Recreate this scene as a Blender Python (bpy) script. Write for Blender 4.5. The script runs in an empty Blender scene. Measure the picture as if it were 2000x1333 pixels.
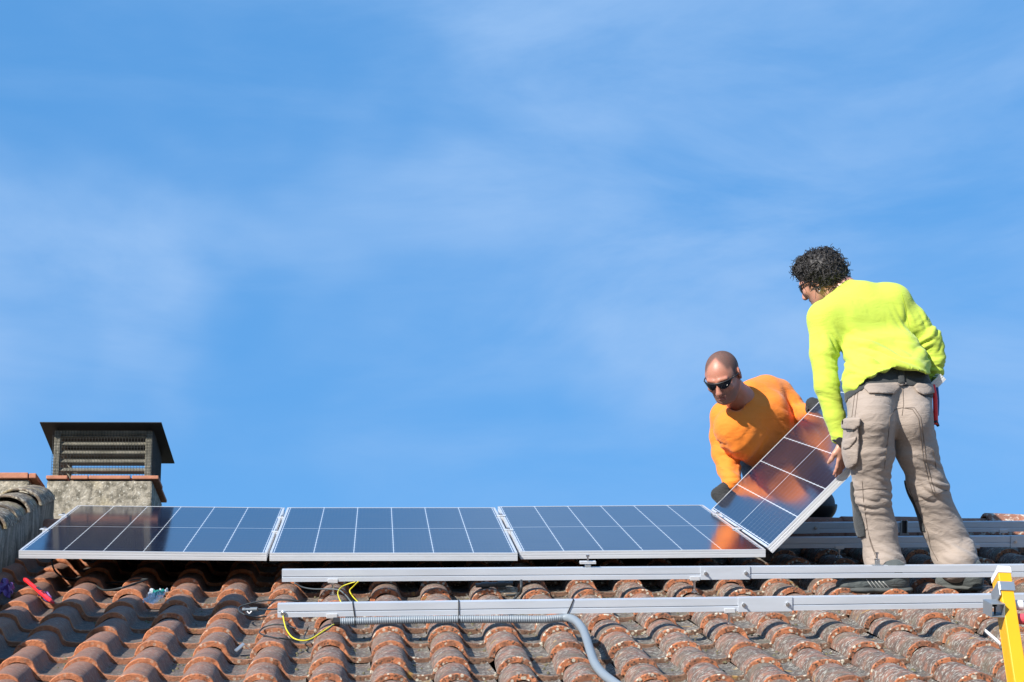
import bpy, bmesh, math, random
import numpy as np
from mathutils import Matrix, Vector, noise
from mathutils.bvhtree import BVHTree

random.seed(7)
rng = np.random.default_rng(7)
sc = bpy.context.scene
COL = sc.collection

# ------------------------------------------------------------------ camera
# The roof frame is (u along the roof, v up the slope, h off the slope); the
# camera stands 1.5 m off the roof plane at u = v = 0.
FPX, CX, CY = 3770.0, 830.0, 666.5      # focal length and principal point in photograph pixels (the photograph is a crop)
SLOPE = math.radians(20)
CAM_H = 1.5
MR = Matrix.Rotation(SLOPE, 4, 'X')
_t = 0.0
_dv = Vector(((740 - CX) / FPX, (CY - 535) / FPX, -1)).normalized()
_k = (-_dv.x * 1 + _dv.y * _t) / _dv.z
_u = Vector((1, -_t, _k)).normalized()
_h = _u.cross(_dv).normalized()
R_rc = Matrix((_u, _dv, _h)).transposed()          # roof -> camera axes
CAMW = MR @ Matrix.Translation((0, 0, CAM_H)) @ R_rc.transposed().to_4x4()
cam_d = bpy.data.cameras.new('camera')
cam = bpy.data.objects.new('camera', cam_d)
COL.objects.link(cam)
cam.matrix_world = CAMW
cam_d.sensor_width = 36.0
cam_d.lens = FPX / 2000 * 36.0
cam_d.shift_x = (1000.0 - CX) / 2000
cam_d.clip_start = 0.1
cam_d.clip_end = 5000
sc.camera = cam
CI = CAMW.inverted()
CIn = np.array(CI)
MRI = MR.inverted()

# ------------------------------------------------------------------ sun, sky, exposure
SUN_ROOF = Vector((0.9, 0.65, -1.0)).normalized()
SUN_W = (MR.to_3x3() @ SUN_ROOF).normalized()       # direction the light travels
sun_el = math.asin(-SUN_W.z)
sun_az = math.atan2(-SUN_W.x, -SUN_W.y)             # measured from +Y towards +X
sun_d = bpy.data.lights.new('sun', 'SUN')
sun_d.energy = 4.6
sun_d.angle = math.radians(0.53)
sun_d.color = (1.0, 0.95, 0.87)
sun = bpy.data.objects.new('sun', sun_d)
COL.objects.link(sun)
sun.rotation_euler = SUN_W.to_track_quat('-Z', 'Y').to_euler()
sun.location = (-6, -6, 9)

world = bpy.data.worlds.new('World')
sc.world = world
world.use_nodes = True
sc.view_settings.view_transform = 'Standard'
sc.view_settings.look = 'None'
sc.view_settings.exposure = 0.75
sc.view_settings.gamma = 1.0
sc.view_settings.use_curve_mapping = False
sc.render.engine = 'CYCLES'
sc.cycles.max_bounces = 8


# ------------------------------------------------------------------ node helper
class NT:
    """Small expression builder over a node tree."""
    def __init__(self, tree):
        self.t = tree
        tree.nodes.clear()

    def new(self, kind, **kw):
        n = self.t.nodes.new(kind)
        for k, v in kw.items():
            setattr(n, k, v)
        return n

    def link(self, a, b):
        self.t.links.new(a, b)

    def put(self, sock, v):
        if isinstance(v, (int, float)):
            sock.default_value = v
        elif isinstance(v, (tuple, list)):
            if len(sock.default_value) == 4 and len(v) == 3:
                v = (*v, 1)
            sock.default_value = v
        else:
            self.link(v, sock)

    def m(self, op, a, b=None, c=None, clamp=False):
        n = self.new('ShaderNodeMath', operation=op, use_clamp=clamp)
        for i, v in enumerate((a, b, c)):
            if v is not None:
                self.put(n.inputs[i], v)
        return n.outputs[0]

    def add(self, a, b): return self.m('ADD', a, b)
    def sub(self, a, b): return self.m('SUBTRACT', a, b)
    def mul(self, a, b): return self.m('MULTIPLY', a, b)

    def ss(self, x, lo, hi):                              # smoothstep
        n = self.new('ShaderNodeMapRange', interpolation_type='SMOOTHSTEP')
        self.put(n.inputs['Value'], x)
        n.inputs['From Min'].default_value = lo
        n.inputs['From Max'].default_value = hi
        return n.outputs[0]

    def mix(self, f, a, b, blend='MIX'):
        n = self.new('ShaderNodeMix', data_type='RGBA', blend_type=blend)
        self.put(n.inputs[0], f)
        self.put(n.inputs[6], a)
        self.put(n.inputs[7], b)
        return n.outputs[2]

    def noise(self, co, scale, detail=4, rough=0.55, dist=0.0, out=0):
        n = self.new('ShaderNodeTexNoise')
        if co is not None:
            self.link(co, n.inputs['Vector'])
        n.inputs['Scale'].default_value = scale
        n.inputs['Detail'].default_value = detail
        n.inputs['Roughness'].default_value = rough
        n.inputs['Distortion'].default_value = dist
        return n.outputs[out]

    def voronoi(self, co, scale, out='Distance'):
        n = self.new('ShaderNodeTexVoronoi')
        if co is not None:
            self.link(co, n.inputs['Vector'])
        n.inputs['Scale'].default_value = scale
        return n.outputs[out]

    def mapping(self, co, loc=(0, 0, 0), rot=(0, 0, 0), scale=(1, 1, 1)):
        n = self.new('ShaderNodeMapping')
        self.link(co, n.inputs['Vector'])
        n.inputs['Location'].default_value = loc
        n.inputs['Rotation'].default_value = rot
        n.inputs['Scale'].default_value = scale
        return n.outputs[0]

    def sep(self, v):
        n = self.new('ShaderNodeSeparateXYZ')
        self.link(v, n.inputs[0])
        return n.outputs

    def pos(self):
        return self.new('ShaderNodeNewGeometry').outputs['Position']

    def objco(self):
        return self.new('ShaderNodeTexCoord').outputs['Object']

    def attr(self, name, out='Vector'):
        return self.new('ShaderNodeAttribute', attribute_name=name).outputs[out]

    def rnd(self):
        return self.new('ShaderNodeObjectInfo').outputs['Random']

    def bump(self, height, strength=0.3, dist=0.01):
        n = self.new('ShaderNodeBump')
        n.inputs['Strength'].default_value = strength
        n.inputs['Distance'].default_value = dist
        self.link(height, n.inputs['Height'])
        return n.outputs[0]

    def out(self, **kw):
        b = self.new('ShaderNodeBsdfPrincipled')
        for k, v in kw.items():
            k = k.replace('_', ' ')
            if k == 'Normal':
                self.link(v, b.inputs['Normal'])
            else:
                self.put(b.inputs[k], v)
        o = self.new('ShaderNodeOutputMaterial')
        self.link(b.outputs[0], o.inputs[0])


def material(name):
    m = bpy.data.materials.new(name)
    m.use_nodes = True
    return m, NT(m.node_tree)


# ---- the sky: a physical daylight sky with thin cirrus drawn over all of it
w = NT(world.node_tree)
sky = w.new('ShaderNodeTexSky', sky_type='NISHITA')
sky.sun_disc = False
sky.sun_elevation = sun_el
sky.sun_rotation = sun_az
sky.altitude = 300
sky.air_density = 1.0
sky.dust_density = 0.3
sky.ozone_density = 3.0
hs = w.new('ShaderNodeHueSaturation')
hs.inputs['Hue'].default_value = 0.5
hs.inputs['Saturation'].default_value = 1.60
hs.inputs['Value'].default_value = 1.47
gm = w.new('ShaderNodeGamma')
gm.inputs[1].default_value = 0.58
w.link(sky.outputs[0], gm.inputs[0])
w.link(w.mix(1.0, gm.outputs[0], (0.98, 1.05, 1.22), 'MULTIPLY'), hs.inputs['Color'])
gen = w.new('ShaderNodeTexCoord').outputs['Generated']
st = w.mapping(gen, rot=(0.0, math.radians(-38), 0.0), scale=(2.2, 1.6, 6.5))
big = w.ss(w.noise(w.mapping(gen, rot=(0, math.radians(-20), 0), scale=(2.4, 2.0, 3.6)), 2.4, 3, 0.5, 0.3), 0.28, 0.60)
wisp = w.ss(w.noise(st, 2.1, 8, 0.58, 0.5), 0.22, 0.74)
streak = w.ss(w.noise(w.mapping(gen, rot=(0, math.radians(52), 0), scale=(3.0, 2.0, 14)), 1.7, 7, 0.6, 0.3), 0.42, 0.80)
cl = w.m('ADD', w.mul(w.mul(big, wisp), 0.80), w.mul(streak, 0.16), clamp=True)
zz = w.sep(gen)[2]                                  # the cirrus thins out towards the horizon
skycol = w.mix(w.mul(w.mul(cl, w.ss(zz, 0.17, 0.31)), 0.95), w.mix(0.55, hs.outputs[0], (0.84, 2.06, 3.95)), (1.75, 2.85, 4.60))
bg = w.new('ShaderNodeBackground')
w.link(skycol, bg.inputs[0])
bg.inputs[1].default_value = 0.12
wo = w.new('ShaderNodeOutputWorld')
w.link(bg.outputs[0], wo.inputs[0])


# ------------------------------------------------------------------ frames of reference
def RW(u, v, h):
    return MR @ Vector((u, v, h))


def pix(px, py, D):
    """World point seen at photograph pixel (px, py) at depth D metres."""
    return CAMW @ Vector(((px - CX) / FPX * D, (CY - py) / FPX * D, -D))


def roofpix(px, py, h):
    """Roof-frame (u, v, h) point where the sight line meets the height h."""
    o = Vector((0, 0, CAM_H))
    d = R_rc.transposed() @ Vector(((px - CX) / FPX, (CY - py) / FPX, -1))
    t = (h - CAM_H) / d.z
    return o + d * t


def proj(P):
    """numpy (...,3) world -> px, py, D"""
    x = P[..., 0] * CIn[0, 0] + P[..., 1] * CIn[0, 1] + P[..., 2] * CIn[0, 2] + CIn[0, 3]
    y = P[..., 0] * CIn[1, 0] + P[..., 1] * CIn[1, 1] + P[..., 2] * CIn[1, 2] + CIn[1, 3]
    z = -(P[..., 0] * CIn[2, 0] + P[..., 1] * CIn[2, 1] + P[..., 2] * CIn[2, 2] + CIn[2, 3])
    return CX + FPX * x / z, CY - FPX * y / z, z


# ------------------------------------------------------------------ mesh helpers
class MB:
    def __init__(self):
        self.v, self.f, self.attr = [], [], []

    def add(self, verts, faces, M=None):
        b = len(self.v)
        for p in verts:
            p = Vector(p)
            self.v.append(M @ p if M is not None else p)
        self.f += [tuple(i + b for i in f) for f in faces]
        return self

    def box(self, lo, hi, M=None):
        x0, y0, z0 = lo
        x1, y1, z1 = hi
        vs = [(x0, y0, z0), (x1, y0, z0), (x1, y1, z0), (x0, y1, z0), (x0, y0, z1), (x1, y0, z1), (x1, y1, z1), (x0, y1, z1)]
        fs = [(0, 3, 2, 1), (4, 5, 6, 7), (0, 1, 5, 4), (1, 2, 6, 5), (2, 3, 7, 6), (3, 0, 4, 7)]
        return self.add(vs, fs, M)

    def prism(self, poly, x0, x1, M=None):
        """polygon of (y, z) extruded along x."""
        n = len(poly)
        vs = [(x0, y, z) for y, z in poly] + [(x1, y, z) for y, z in poly]
        fs = [(i, (i + 1) % n, n + (i + 1) % n, n + i) for i in range(n)]
        fs += [tuple(range(n - 1, -1, -1)), tuple(range(n, 2 * n))]
        return self.add(vs, fs, M)

    def tube(self, pts, r, seg=8, caps=True, flat=None):
        pts = [Vector(p) for p in pts]
        n = len(pts)
        rs = r if isinstance(r, (list, tuple)) else [r] * n
        T = []
        for i in range(n):
            T.append((pts[min(i + 1, n - 1)] - pts[max(i - 1, 0)]).normalized())
        up = Vector((0, 0, 1)) if abs(T[0].z) < 0.9 else Vector((1, 0, 0))
        N = (up - T[0] * up.dot(T[0])).normalized()
        b = len(self.v)
        for i in range(n):
            if i:
                N = (N - T[i] * N.dot(T[i]))
                N = N.normalized() if N.length > 1e-6 else T[i].orthogonal().normalized()
            B = T[i].cross(N)
            for k in range(seg):
                a = 2 * math.pi * k / seg
                self.v.append(pts[i] + (N * math.cos(a) + B * math.sin(a) * (flat or 1)) * rs[i])
        for i in range(n - 1):
            for k in range(seg):
                k2 = (k + 1) % seg
                self.f.append((b + i * seg + k, b + i * seg + k2, b + (i + 1) * seg + k2, b + (i + 1) * seg + k))
        if caps:
            self.f.append(tuple(b + k for k in range(seg - 1, -1, -1)))
            self.f.append(tuple(b + (n - 1) * seg + k for k in range(seg)))
        return self

    def cyl(self, a, b, r, seg=12, r2=None):
        return self.tube([a, b], [r, r if r2 is None else r2], seg)

    def mesh(self, name, mat, inv=None, smooth=False):
        me = bpy.data.meshes.new(name)
        vs = [inv @ p for p in self.v] if inv is not None else self.v
        me.from_pydata(vs, [], self.f)
        if smooth:
            me.polygons.foreach_set('use_smooth', [True] * len(me.polygons))
        if mat is not None:
            me.materials.append(mat)
        me.update()
        return me


def spline(pts, n=8):
    """Catmull-Rom through world points."""
    P = [Vector(p) for p in pts]
    P = [P[0] * 2 - P[1]] + P + [P[-1] * 2 - P[-2]]
    out = []
    for i in range(1, len(P) - 2):
        for k in range(n):
            t = k / n
            a, b, c, d = P[i - 1], P[i], P[i + 1], P[i + 2]
            out.append(0.5 * ((2 * b) + (c - a) * t + (2 * a - 5 * b + 4 * c - d) * t * t + (3 * b - a - 3 * c + d) * t ** 3))
    out.append(P[-2])
    return out


WM = {}      # world matrix of every object made here


def reg(o, M, parent=None):
    WM[o.name] = M.copy()
    COL.objects.link(o)
    if parent is not None:
        o.parent = parent
        o.matrix_local = WM[parent.name].inverted() @ M
    else:
        o.matrix_local = M
    return o


def thing(name, label, cat, M=None, group=None):
    o = bpy.data.objects.new(name, None)
    o.empty_display_size = 0.1
    reg(o, M if M is not None else Matrix())
    tag(o, label, cat, group)
    return o


def tag(o, label=None, cat=None, group=None, kind=None):
    if label:
        o['label'] = label
    if cat:
        o['category'] = cat
    if group:
        o['group'] = group
    if kind:
        o['kind'] = kind
    return o


def part(name, mb, mat, parent=None, smooth=False, M=None, bevel=0.0, kind=None, label=None):
    """One mesh object; mb is in world space, M is the object's own frame."""
    if M is None:
        M = WM[parent.name] if parent is not None else Matrix()
    me = mb.mesh(name, mat, M.inverted(), smooth)
    o = bpy.data.objects.new(name, me)
    reg(o, M, parent)
    if bevel:
        b = o.modifiers.new('bevel', 'BEVEL')
        b.width = bevel
        b.segments = 2
        b.limit_method = 'ANGLE'
    return tag(o, label, kind=kind)


def copy_tree(o, M, parent=None):
    """Copy of a thing with copies of its parts; meshes stay shared."""
    c = o.copy()
    rel = {ch.name: WM[o.name].inverted() @ WM[ch.name] for ch in o.children}
    reg(c, M, parent)
    for ch in list(o.children):
        copy_tree(ch, M @ rel[ch.name], c)
    return c


# ------------------------------------------------------------------ materials
def mat_tile():
    m, n = material('weathered terracotta')
    tco = n.attr('tco')                       # tile's own coordinates: x across, y up from its front edge
    shift = n.new('ShaderNodeVectorMath', operation='ADD')
    n.link(tco, shift.inputs[0])
    comb = n.new('ShaderNodeCombineXYZ')
    r = n.rnd()
    n.link(n.mul(r, 37.0), comb.inputs[0])
    n.link(n.mul(r, 91.0), comb.inputs[1])
    n.link(n.mul(r, 53.0), comb.inputs[2])
    n.link(comb.outputs[0], shift.inputs[1])
    co = shift.outputs[0]
    p = n.sep(n.pos())
    right = n.ss(n.add(p[0], n.mul(n.sub(n.noise(n.pos(), 1.3, 2), 0.5), 1.2)), -1.45, 0.55)  # older growth towards the right
    # fired clay
    clay = n.mix(n.noise(co, 9, 4), (0.335, 0.152, 0.096), (0.195, 0.105, 0.078))
    clay = n.mix(n.mul(n.ss(r, 0.75, 1.0), 0.5), clay, (0.36, 0.165, 0.095))
    # black algae film
    soot = n.ss(n.noise(co, 14, 6, 0.65), 0.36, 0.60)
    amt = n.add(0.26, n.mul(right, 0.50))
    c = n.mix(n.mul(soot, amt), clay, (0.052, 0.050, 0.046))
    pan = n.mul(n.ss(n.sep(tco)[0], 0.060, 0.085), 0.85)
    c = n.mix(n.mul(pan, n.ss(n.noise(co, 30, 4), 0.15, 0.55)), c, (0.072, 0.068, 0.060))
    # pale lichen: dashes laid across the tile, plus round spots
    st = n.mapping(co, rot=(0, 0, 0.5), scale=(62, 80, 62))
    la = n.ss(n.noise(st, 1.0, 5, 0.70, 0.25), 0.50, 0.60)
    lb = n.ss(n.noise(co, 8, 3), 0.22, 0.50)
    lich = n.mul(n.mul(la, lb), n.add(0.22, n.mul(right, 0.72)))
    c = n.mix(lich, c, n.mix(n.noise(co, 40, 2), (0.50, 0.475, 0.41), (0.33, 0.32, 0.28)))
    grn = n.mul(n.ss(n.noise(co, 6, 4, 0.6), 0.50, 0.66), 0.5)
    c = n.mix(n.mul(grn, right), c, (0.135, 0.118, 0.080))
    # bare orange front edge
    y = n.sep(tco)[1]
    edge = n.add(y, n.mul(n.sub(n.noise(co, 60, 3), 0.5), 0.007))
    lip = n.sub(1.0, n.ss(edge, 0.004, 0.009))
    orange = n.mix(n.noise(co, 16, 4), (0.56, 0.205, 0.088), (0.40, 0.138, 0.064))
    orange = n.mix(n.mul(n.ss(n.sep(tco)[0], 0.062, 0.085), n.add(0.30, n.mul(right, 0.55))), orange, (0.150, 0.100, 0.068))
    grime = n.ss(n.noise(n.mapping(co, loc=(2, 5, 3)), 24, 5, 0.65), 0.44, 0.60)
    orange = n.mix(n.mul(grime, n.add(0.18, n.mul(right, 0.55))), orange, (0.165, 0.085, 0.055))
    speck = n.sub(1.0, n.ss(n.voronoi(co, 88), 0.30, 0.46))
    speck = n.mul(speck, n.mul(n.ss(n.noise(co, 30, 3), 0.36, 0.54), n.add(0.22, n.mul(right, 0.78))))
    orange = n.mix(speck, orange, (0.085, 0.052, 0.036))
    wsp = n.sub(1.0, n.ss(n.voronoi(n.mapping(co, loc=(3, 1, 2)), 52), 0.26, 0.40))
    wsp = n.mul(wsp, n.mul(n.ss(n.noise(co, 17, 2), 0.42, 0.56), n.add(0.15, n.mul(right, 0.8))))
    orange = n.mix(wsp, orange, (0.60, 0.55, 0.44))
    c = n.mix(lip, c, orange)
    yl = n.mul(n.ss(n.noise(n.mapping(co, loc=(7, 2, 1)), 12, 3), 0.67, 0.74), 0.7)
    c = n.mix(n.mul(yl, right), c, (0.46, 0.27, 0.06))
    h = n.add(n.noise(co, 70, 5, 0.7), n.mul(la, 0.35))
    n.out(Base_Color=c, Roughness=0.88, Normal=n.bump(h, 0.75, 0.006))
    return m


def mat_plaster(name, base, dark, pale, scale=1.0, streak=False, yellow=0.0, spots=0.60, bf=7):
    m, n = material(name)
    co = n.pos()
    c = n.mix(n.ss(n.noise(co, bf * scale, 6, 0.68), 0.32, 0.66), dark, base)
    if streak:
        s = n.ss(n.noise(n.mapping(co, scale=(26, 26, 3)), 1.0, 5, 0.65), 0.42, 0.68)
        c = n.mix(n.mul(s, 0.75), c, pale)
    sp = n.ss(n.noise(co, (75 if spots > 0.55 else 30) * scale, 4, 0.62), spots, spots + 0.10)
    c = n.mix(n.mul(sp, 0.8), c, pale)
    dk = n.ss(n.noise(co, 46 * scale, 4, 0.6), 0.58, 0.72)
    c = n.mix(n.mul(dk, 0.75), c, dark)
    if yellow:
        yy = n.ss(n.noise(co, 5 * scale, 3), 0.52, 0.66)
        c = n.mix(n.mul(yy, yellow), c, (0.42, 0.32, 0.13))
    h = n.add(n.noise(co, 60 * scale, 6, 0.7), n.mul(n.noise(co, 14 * scale, 3), 0.8))
    n.out(Base_Color=c, Roughness=0.93, Normal=n.bump(h, 0.9, 0.012))
    return m


def mat_simple(name, col, rough=0.5, metal=0.0, var=0.12, scale=25, bump=0.0, bscale=60, **kw):
    m, n = material(name)
    co = n.objco()
    nz = n.noise(co, scale, 4)
    c = n.mix(nz, tuple(x * (1 - var) for x in col), tuple(min(1, x * (1 + var)) for x in col))
    args = dict(Base_Color=c, Roughness=n.add(rough - 0.06, n.mul(n.noise(co, scale * 1.7, 3), 0.12)), Metallic=metal)
    if bump:
        args['Normal'] = n.bump(n.noise(co, bscale, 5, 0.6), bump, 0.004)
    args.update(kw)
    n.out(**args)
    return m


def mat_aluminium(name='mill finish aluminium', col=(0.64, 0.68, 0.74), rough=0.45):
    m, n = material(name)
    co = n.objco()
    br = n.noise(n.mapping(co, scale=(3, 260, 260)), 1.0, 3)
    cloud = n.noise(n.mapping(co, scale=(2, 12, 12)), 1.0, 4)
    c = n.mix(n.ss(cloud, 0.35, 0.65), tuple(x * 0.90 for x in col), col)
    n.out(Base_Color=c, Metallic=0.40, Roughness=n.add(rough - 0.1, n.mul(br, 0.2)), Normal=n.bump(br, 0.08, 0.002))
    return m


PW, PL, PT = 1.134, 1.722, 0.036       # module width, length, frame depth


def mat_cells():
    """Glass over half cut cells: 6 columns, 20 rows, one gap across the middle."""
    m, n = material('solar cells under glass')
    s = n.sep(n.objco())
    px = (PW - 0.036) / 6
    x = n.m('DIVIDE', n.add(s[0], PW / 2 - 0.018), px)
    fx = n.mul(n.m('ABSOLUTE', n.sub(n.m('FRACT', n.add(x, 0.5)), 0.5)), px)       # metres from a column line
    py = (PL - 0.036) / 20
    y = n.m('DIVIDE', n.sub(s[1], 0.018), py)
    fy = n.mul(n.m('ABSOLUTE', n.sub(n.m('FRACT', n.add(y, 0.5)), 0.5)), py)
    ym = n.m('ABSOLUTE', n.sub(s[1], PL / 2))
    col = n.sub(1.0, n.ss(fx, 0.0013, 0.0021))
    row = n.mul(n.sub(1.0, n.ss(fy, 0.0008, 0.0014)), 0.28)
    mid = n.sub(1.0, n.ss(ym, 0.003, 0.004))
    dia = n.sub(1.0, n.ss(n.add(fx, n.mul(fy, 1.5)), 0.0075, 0.009))
    nb = 10
    xb = n.mul(x, nb)
    fb = n.mul(n.m('ABSOLUTE', n.sub(n.m('FRACT', xb), 0.5)), px / nb)
    bus = n.mul(n.sub(1.0, n.ss(fb, 0.0004, 0.0009)), 0.06)
    line = n.m('MAXIMUM', n.m('MAXIMUM', col, row), n.m('MAXIMUM', mid, n.m('MAXIMUM', dia, bus)))
    cell = n.mix(n.noise(n.mapping(n.objco(), scale=(6, 12, 1)), 1.0, 2), (0.006, 0.011, 0.030), (0.010, 0.018, 0.044))
    c = n.mix(line, cell, (0.62, 0.66, 0.70))
    dirt = n.noise(n.objco(), 5, 5, 0.6)
    n.out(Base_Color=c, Roughness=n.add(0.10, n.mul(n.ss(dirt, 0.4, 0.8), 0.04)), IOR=1.5, Specular_IOR_Level=0.56,
          Coat_Weight=0.0)
    return m


def mat_fabric(name, col, col2=None, rough=0.85, weave=900, bump=0.25, fold=9.0, fold_amt=0.5, sheen=0.15):
    m, n = material(name)
    co = n.objco()
    c = n.mix(n.noise(co, 6, 4), col, col2 or tuple(x * 0.86 for x in col))
    f1 = n.noise(n.mapping(co, rot=(0.3, 0.2, 0.1), scale=(1.0, 1.0, 2.4)), fold, 3, 0.55, 0.6)
    f2 = n.noise(co, weave, 2)
    h = n.add(n.mul(f1, fold_amt), n.mul(f2, 0.03))
    n.out(Base_Color=c, Roughness=rough, Sheen_Weight=sheen, Normal=n.bump(h, bump, 0.05))
    return m


def mat_skin(name, col, red):
    m, n = material(name)
    co = n.objco()
    c = n.mix(n.ss(n.noise(co, 14, 4), 0.35, 0.7), col, red)
    c = n.mix(n.mul(n.ss(n.noise(co, 160, 2), 0.55, 0.7), 0.10), c, tuple(x * 0.6 for x in col))
    stub = n.attr('stubble', 'Fac')
    grain = n.ss(n.noise(co, 520, 2), 0.25, 0.75)
    c = n.mix(n.mul(stub, n.add(0.66, n.mul(grain, 0.32))), c, (0.040, 0.030, 0.027))
    c = n.mix(n.mul(n.attr('lips', 'Fac'), 0.6), c, (0.34, 0.10, 0.085))
    n.out(Base_Color=c, Roughness=n.add(0.46, n.mul(stub, 0.25)), Normal=n.bump(n.noise(co, 220, 3), 0.15, 0.002),
          Subsurface_Weight=0.08, Subsurface_Radius=(0.012, 0.005, 0.003))
    return m


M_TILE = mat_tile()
M_DECK = mat_simple('dark mortar bed', (0.05, 0.045, 0.04), 0.95, bump=0.8)
M_ALU = mat_aluminium()
M_FRAME = mat_aluminium('anodised module frame', (0.74, 0.75, 0.77), 0.34)
M_CELL = mat_cells()
M_STEEL = mat_simple('bright steel', (0.62, 0.62, 0.62), 0.28, 1.0)
M_DARKMETAL = mat_simple('dark painted sheet metal', (0.009, 0.009, 0.010), 0.7, 0.0, 0.3, 8, 0.2, 30)
M_CEMENT = mat_plaster('lichened cement', (0.42, 0.37, 0.29), (0.12, 0.105, 0.075), (0.64, 0.60, 0.51), 0.85, False, 0.30, 0.57, 20)
M_WALL = mat_plaster('mossy dark plaster', (0.22, 0.215, 0.185), (0.085, 0.085, 0.072), (0.40, 0.39, 0.35), 1.0, True)
M_MORTAR = mat_plaster('ridge mortar', (0.36, 0.33, 0.29), (0.10, 0.095, 0.085), (0.60, 0.57, 0.51), 1.6)
M_BRICK = mat_simple('fired clay slab', (0.40, 0.165, 0.095), 0.85, 0, 0.35, 30, 0.5, 80)
M_SLAT = mat_plaster('weathered grey slat', (0.27, 0.25, 0.20), (0.13, 0.12, 0.09), (0.38, 0.36, 0.30), 1.2)
M_WIRE = mat_simple('galvanised wire', (0.055, 0.055, 0.05), 0.6, 0.3)
M_CONDUIT = mat_simple('grey conduit plastic', (0.20, 0.235, 0.27), 0.45, 0, 0.06, 14)
M_BLACK = mat_simple('black plastic', (0.014, 0.014, 0.016), 0.45, 0, 0.2)
M_CABLE = mat_simple('black cable sheath', (0.03, 0.034, 0.036), 0.5, 0, 0.2)
M_YELLOW = mat_simple('yellow cable sheath', (0.60, 0.52, 0.02), 0.45, 0, 0.08)
M_LADDER = mat_simple('yellow fibreglass', (0.76, 0.37, 0.004), 0.42, 0, 0.06, 12, 0.12, 90)
M_WHITEPL = mat_simple('white plastic', (0.72, 0.72, 0.72), 0.45, 0, 0.05)
M_REDPL = mat_simple('red plastic', (0.78, 0.018, 0.022), 0.35, 0, 0.08)
M_PINK = mat_simple('faded red rung', (0.75, 0.085, 0.11), 0.42, 0, 0.08)
M_PURPLE = mat_simple('purple film', (0.12, 0.045, 0.19), 0.4, 0, 0.25, 60, 0.6, 40)
M_GREY = mat_simple('zinc plated bracket', (0.45, 0.47, 0.48), 0.4, 0.8)
M_GREEN = mat_simple('green printed card', (0.01, 0.19, 0.15), 0.4, 0, 0.2, 40)
M_GROUND = mat_plaster('dry ground', (0.20, 0.17, 0.11), (0.10, 0.09, 0.05), (0.28, 0.25, 0.18), 0.05)
M_RENDER = mat_plaster('house render', (0.52, 0.44, 0.33), (0.34, 0.28, 0.20), (0.60, 0.54, 0.44), 0.3)


def mat_film():
    m, n = material('clear plastic bag')
    n.out(Base_Color=(0.75, 0.82, 0.88), Roughness=0.18, Alpha=n.add(0.30, n.mul(n.noise(n.objco(), 40, 3), 0.35)))
    return m


M_FILM = mat_film()

# ------------------------------------------------------------------ the ground far below, and the house
g = MB().add([(-400, -400, -4), (400, -400, -4), (400, 400, -4), (-400, 400, -4)], [(0, 1, 2, 3)])
tag(part('ground', g, M_GROUND), 'bare dry ground around the house', kind='structure')

U0, U1, V_EAVE, V_RIDGE = -1.84, 4.75, 5.75, 10.42
house = thing('house', 'house whose sloping roof of weathered terracotta tiles carries the solar panels', 'house')
deck = MB()
deck.prism([(V_EAVE, -0.045), (V_RIDGE, -0.045), (V_RIDGE, -0.16), (V_EAVE, -0.16)], U0 - 0.25, U1, MR)
roof = part('roof', deck, M_DECK, house)
rp = RW(0, V_RIDGE, -0.05)
back = MB()
back.add([Vector((U0 - 0.25, rp.y, rp.z)), Vector((U1, rp.y, rp.z)), Vector((U1, rp.y + 4.4, rp.z - 1.6)), Vector((U0 - 0.25, rp.y + 4.4, rp.z - 1.6)),
          Vector((U0 - 0.25, rp.y, rp.z - 0.1)), Vector((U1, rp.y, rp.z - 0.1)), Vector((U1, rp.y + 4.4, rp.z - 1.7)), Vector((U0 - 0.25, rp.y + 4.4, rp.z - 1.7))],
         [(0, 1, 2, 3), (7, 6, 5, 4), (0, 4, 5, 1), (1, 5, 6, 2), (2, 6, 7, 3), (3, 7, 4, 0)])
part('rear_slope', back, M_DECK, house)
e0 = RW(0, V_EAVE + 0.25, -0.2)
wl = MB()
ya, za, yb, zb, yr, zr = e0.y, e0.z, rp.y + 4.1, rp.z - 1.62, rp.y, rp.z - 0.17
poly = [(ya, -4.0), (ya, za), (yr, zr), (yb, zb), (yb, -4.0)]
wl.prism(poly, U0 - 0.1, U1 - 0.15)
part('wall', wl, M_RENDER, house)

# ---- roof tiles: barrel with a flat pan to its right
TW, TS, TL = 0.2292, 0.3065, 0.405


def tile_profile():
    pts = []
    for i in range(13):                                   # barrel
        a = math.pi * (1 - i / 12)
        cx = 0.074 * math.cos(a)
        cz = 0.068 * math.sin(a) ** 0.92 if i not in (0, 12) else 0.0
        if i >= 10:
            cz = (0.030, 0.011, 0.003)[i - 10]
            cx = (0.0615, 0.0715, 0.082)[i - 10]
        if i == 0:
            cz = 0.004
        pts.append((cx, cz))
    pts += [(0.100, 0.0), (0.125, -0.001), (0.152, 0.002), (0.160, 0.009)]
    return pts


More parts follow.
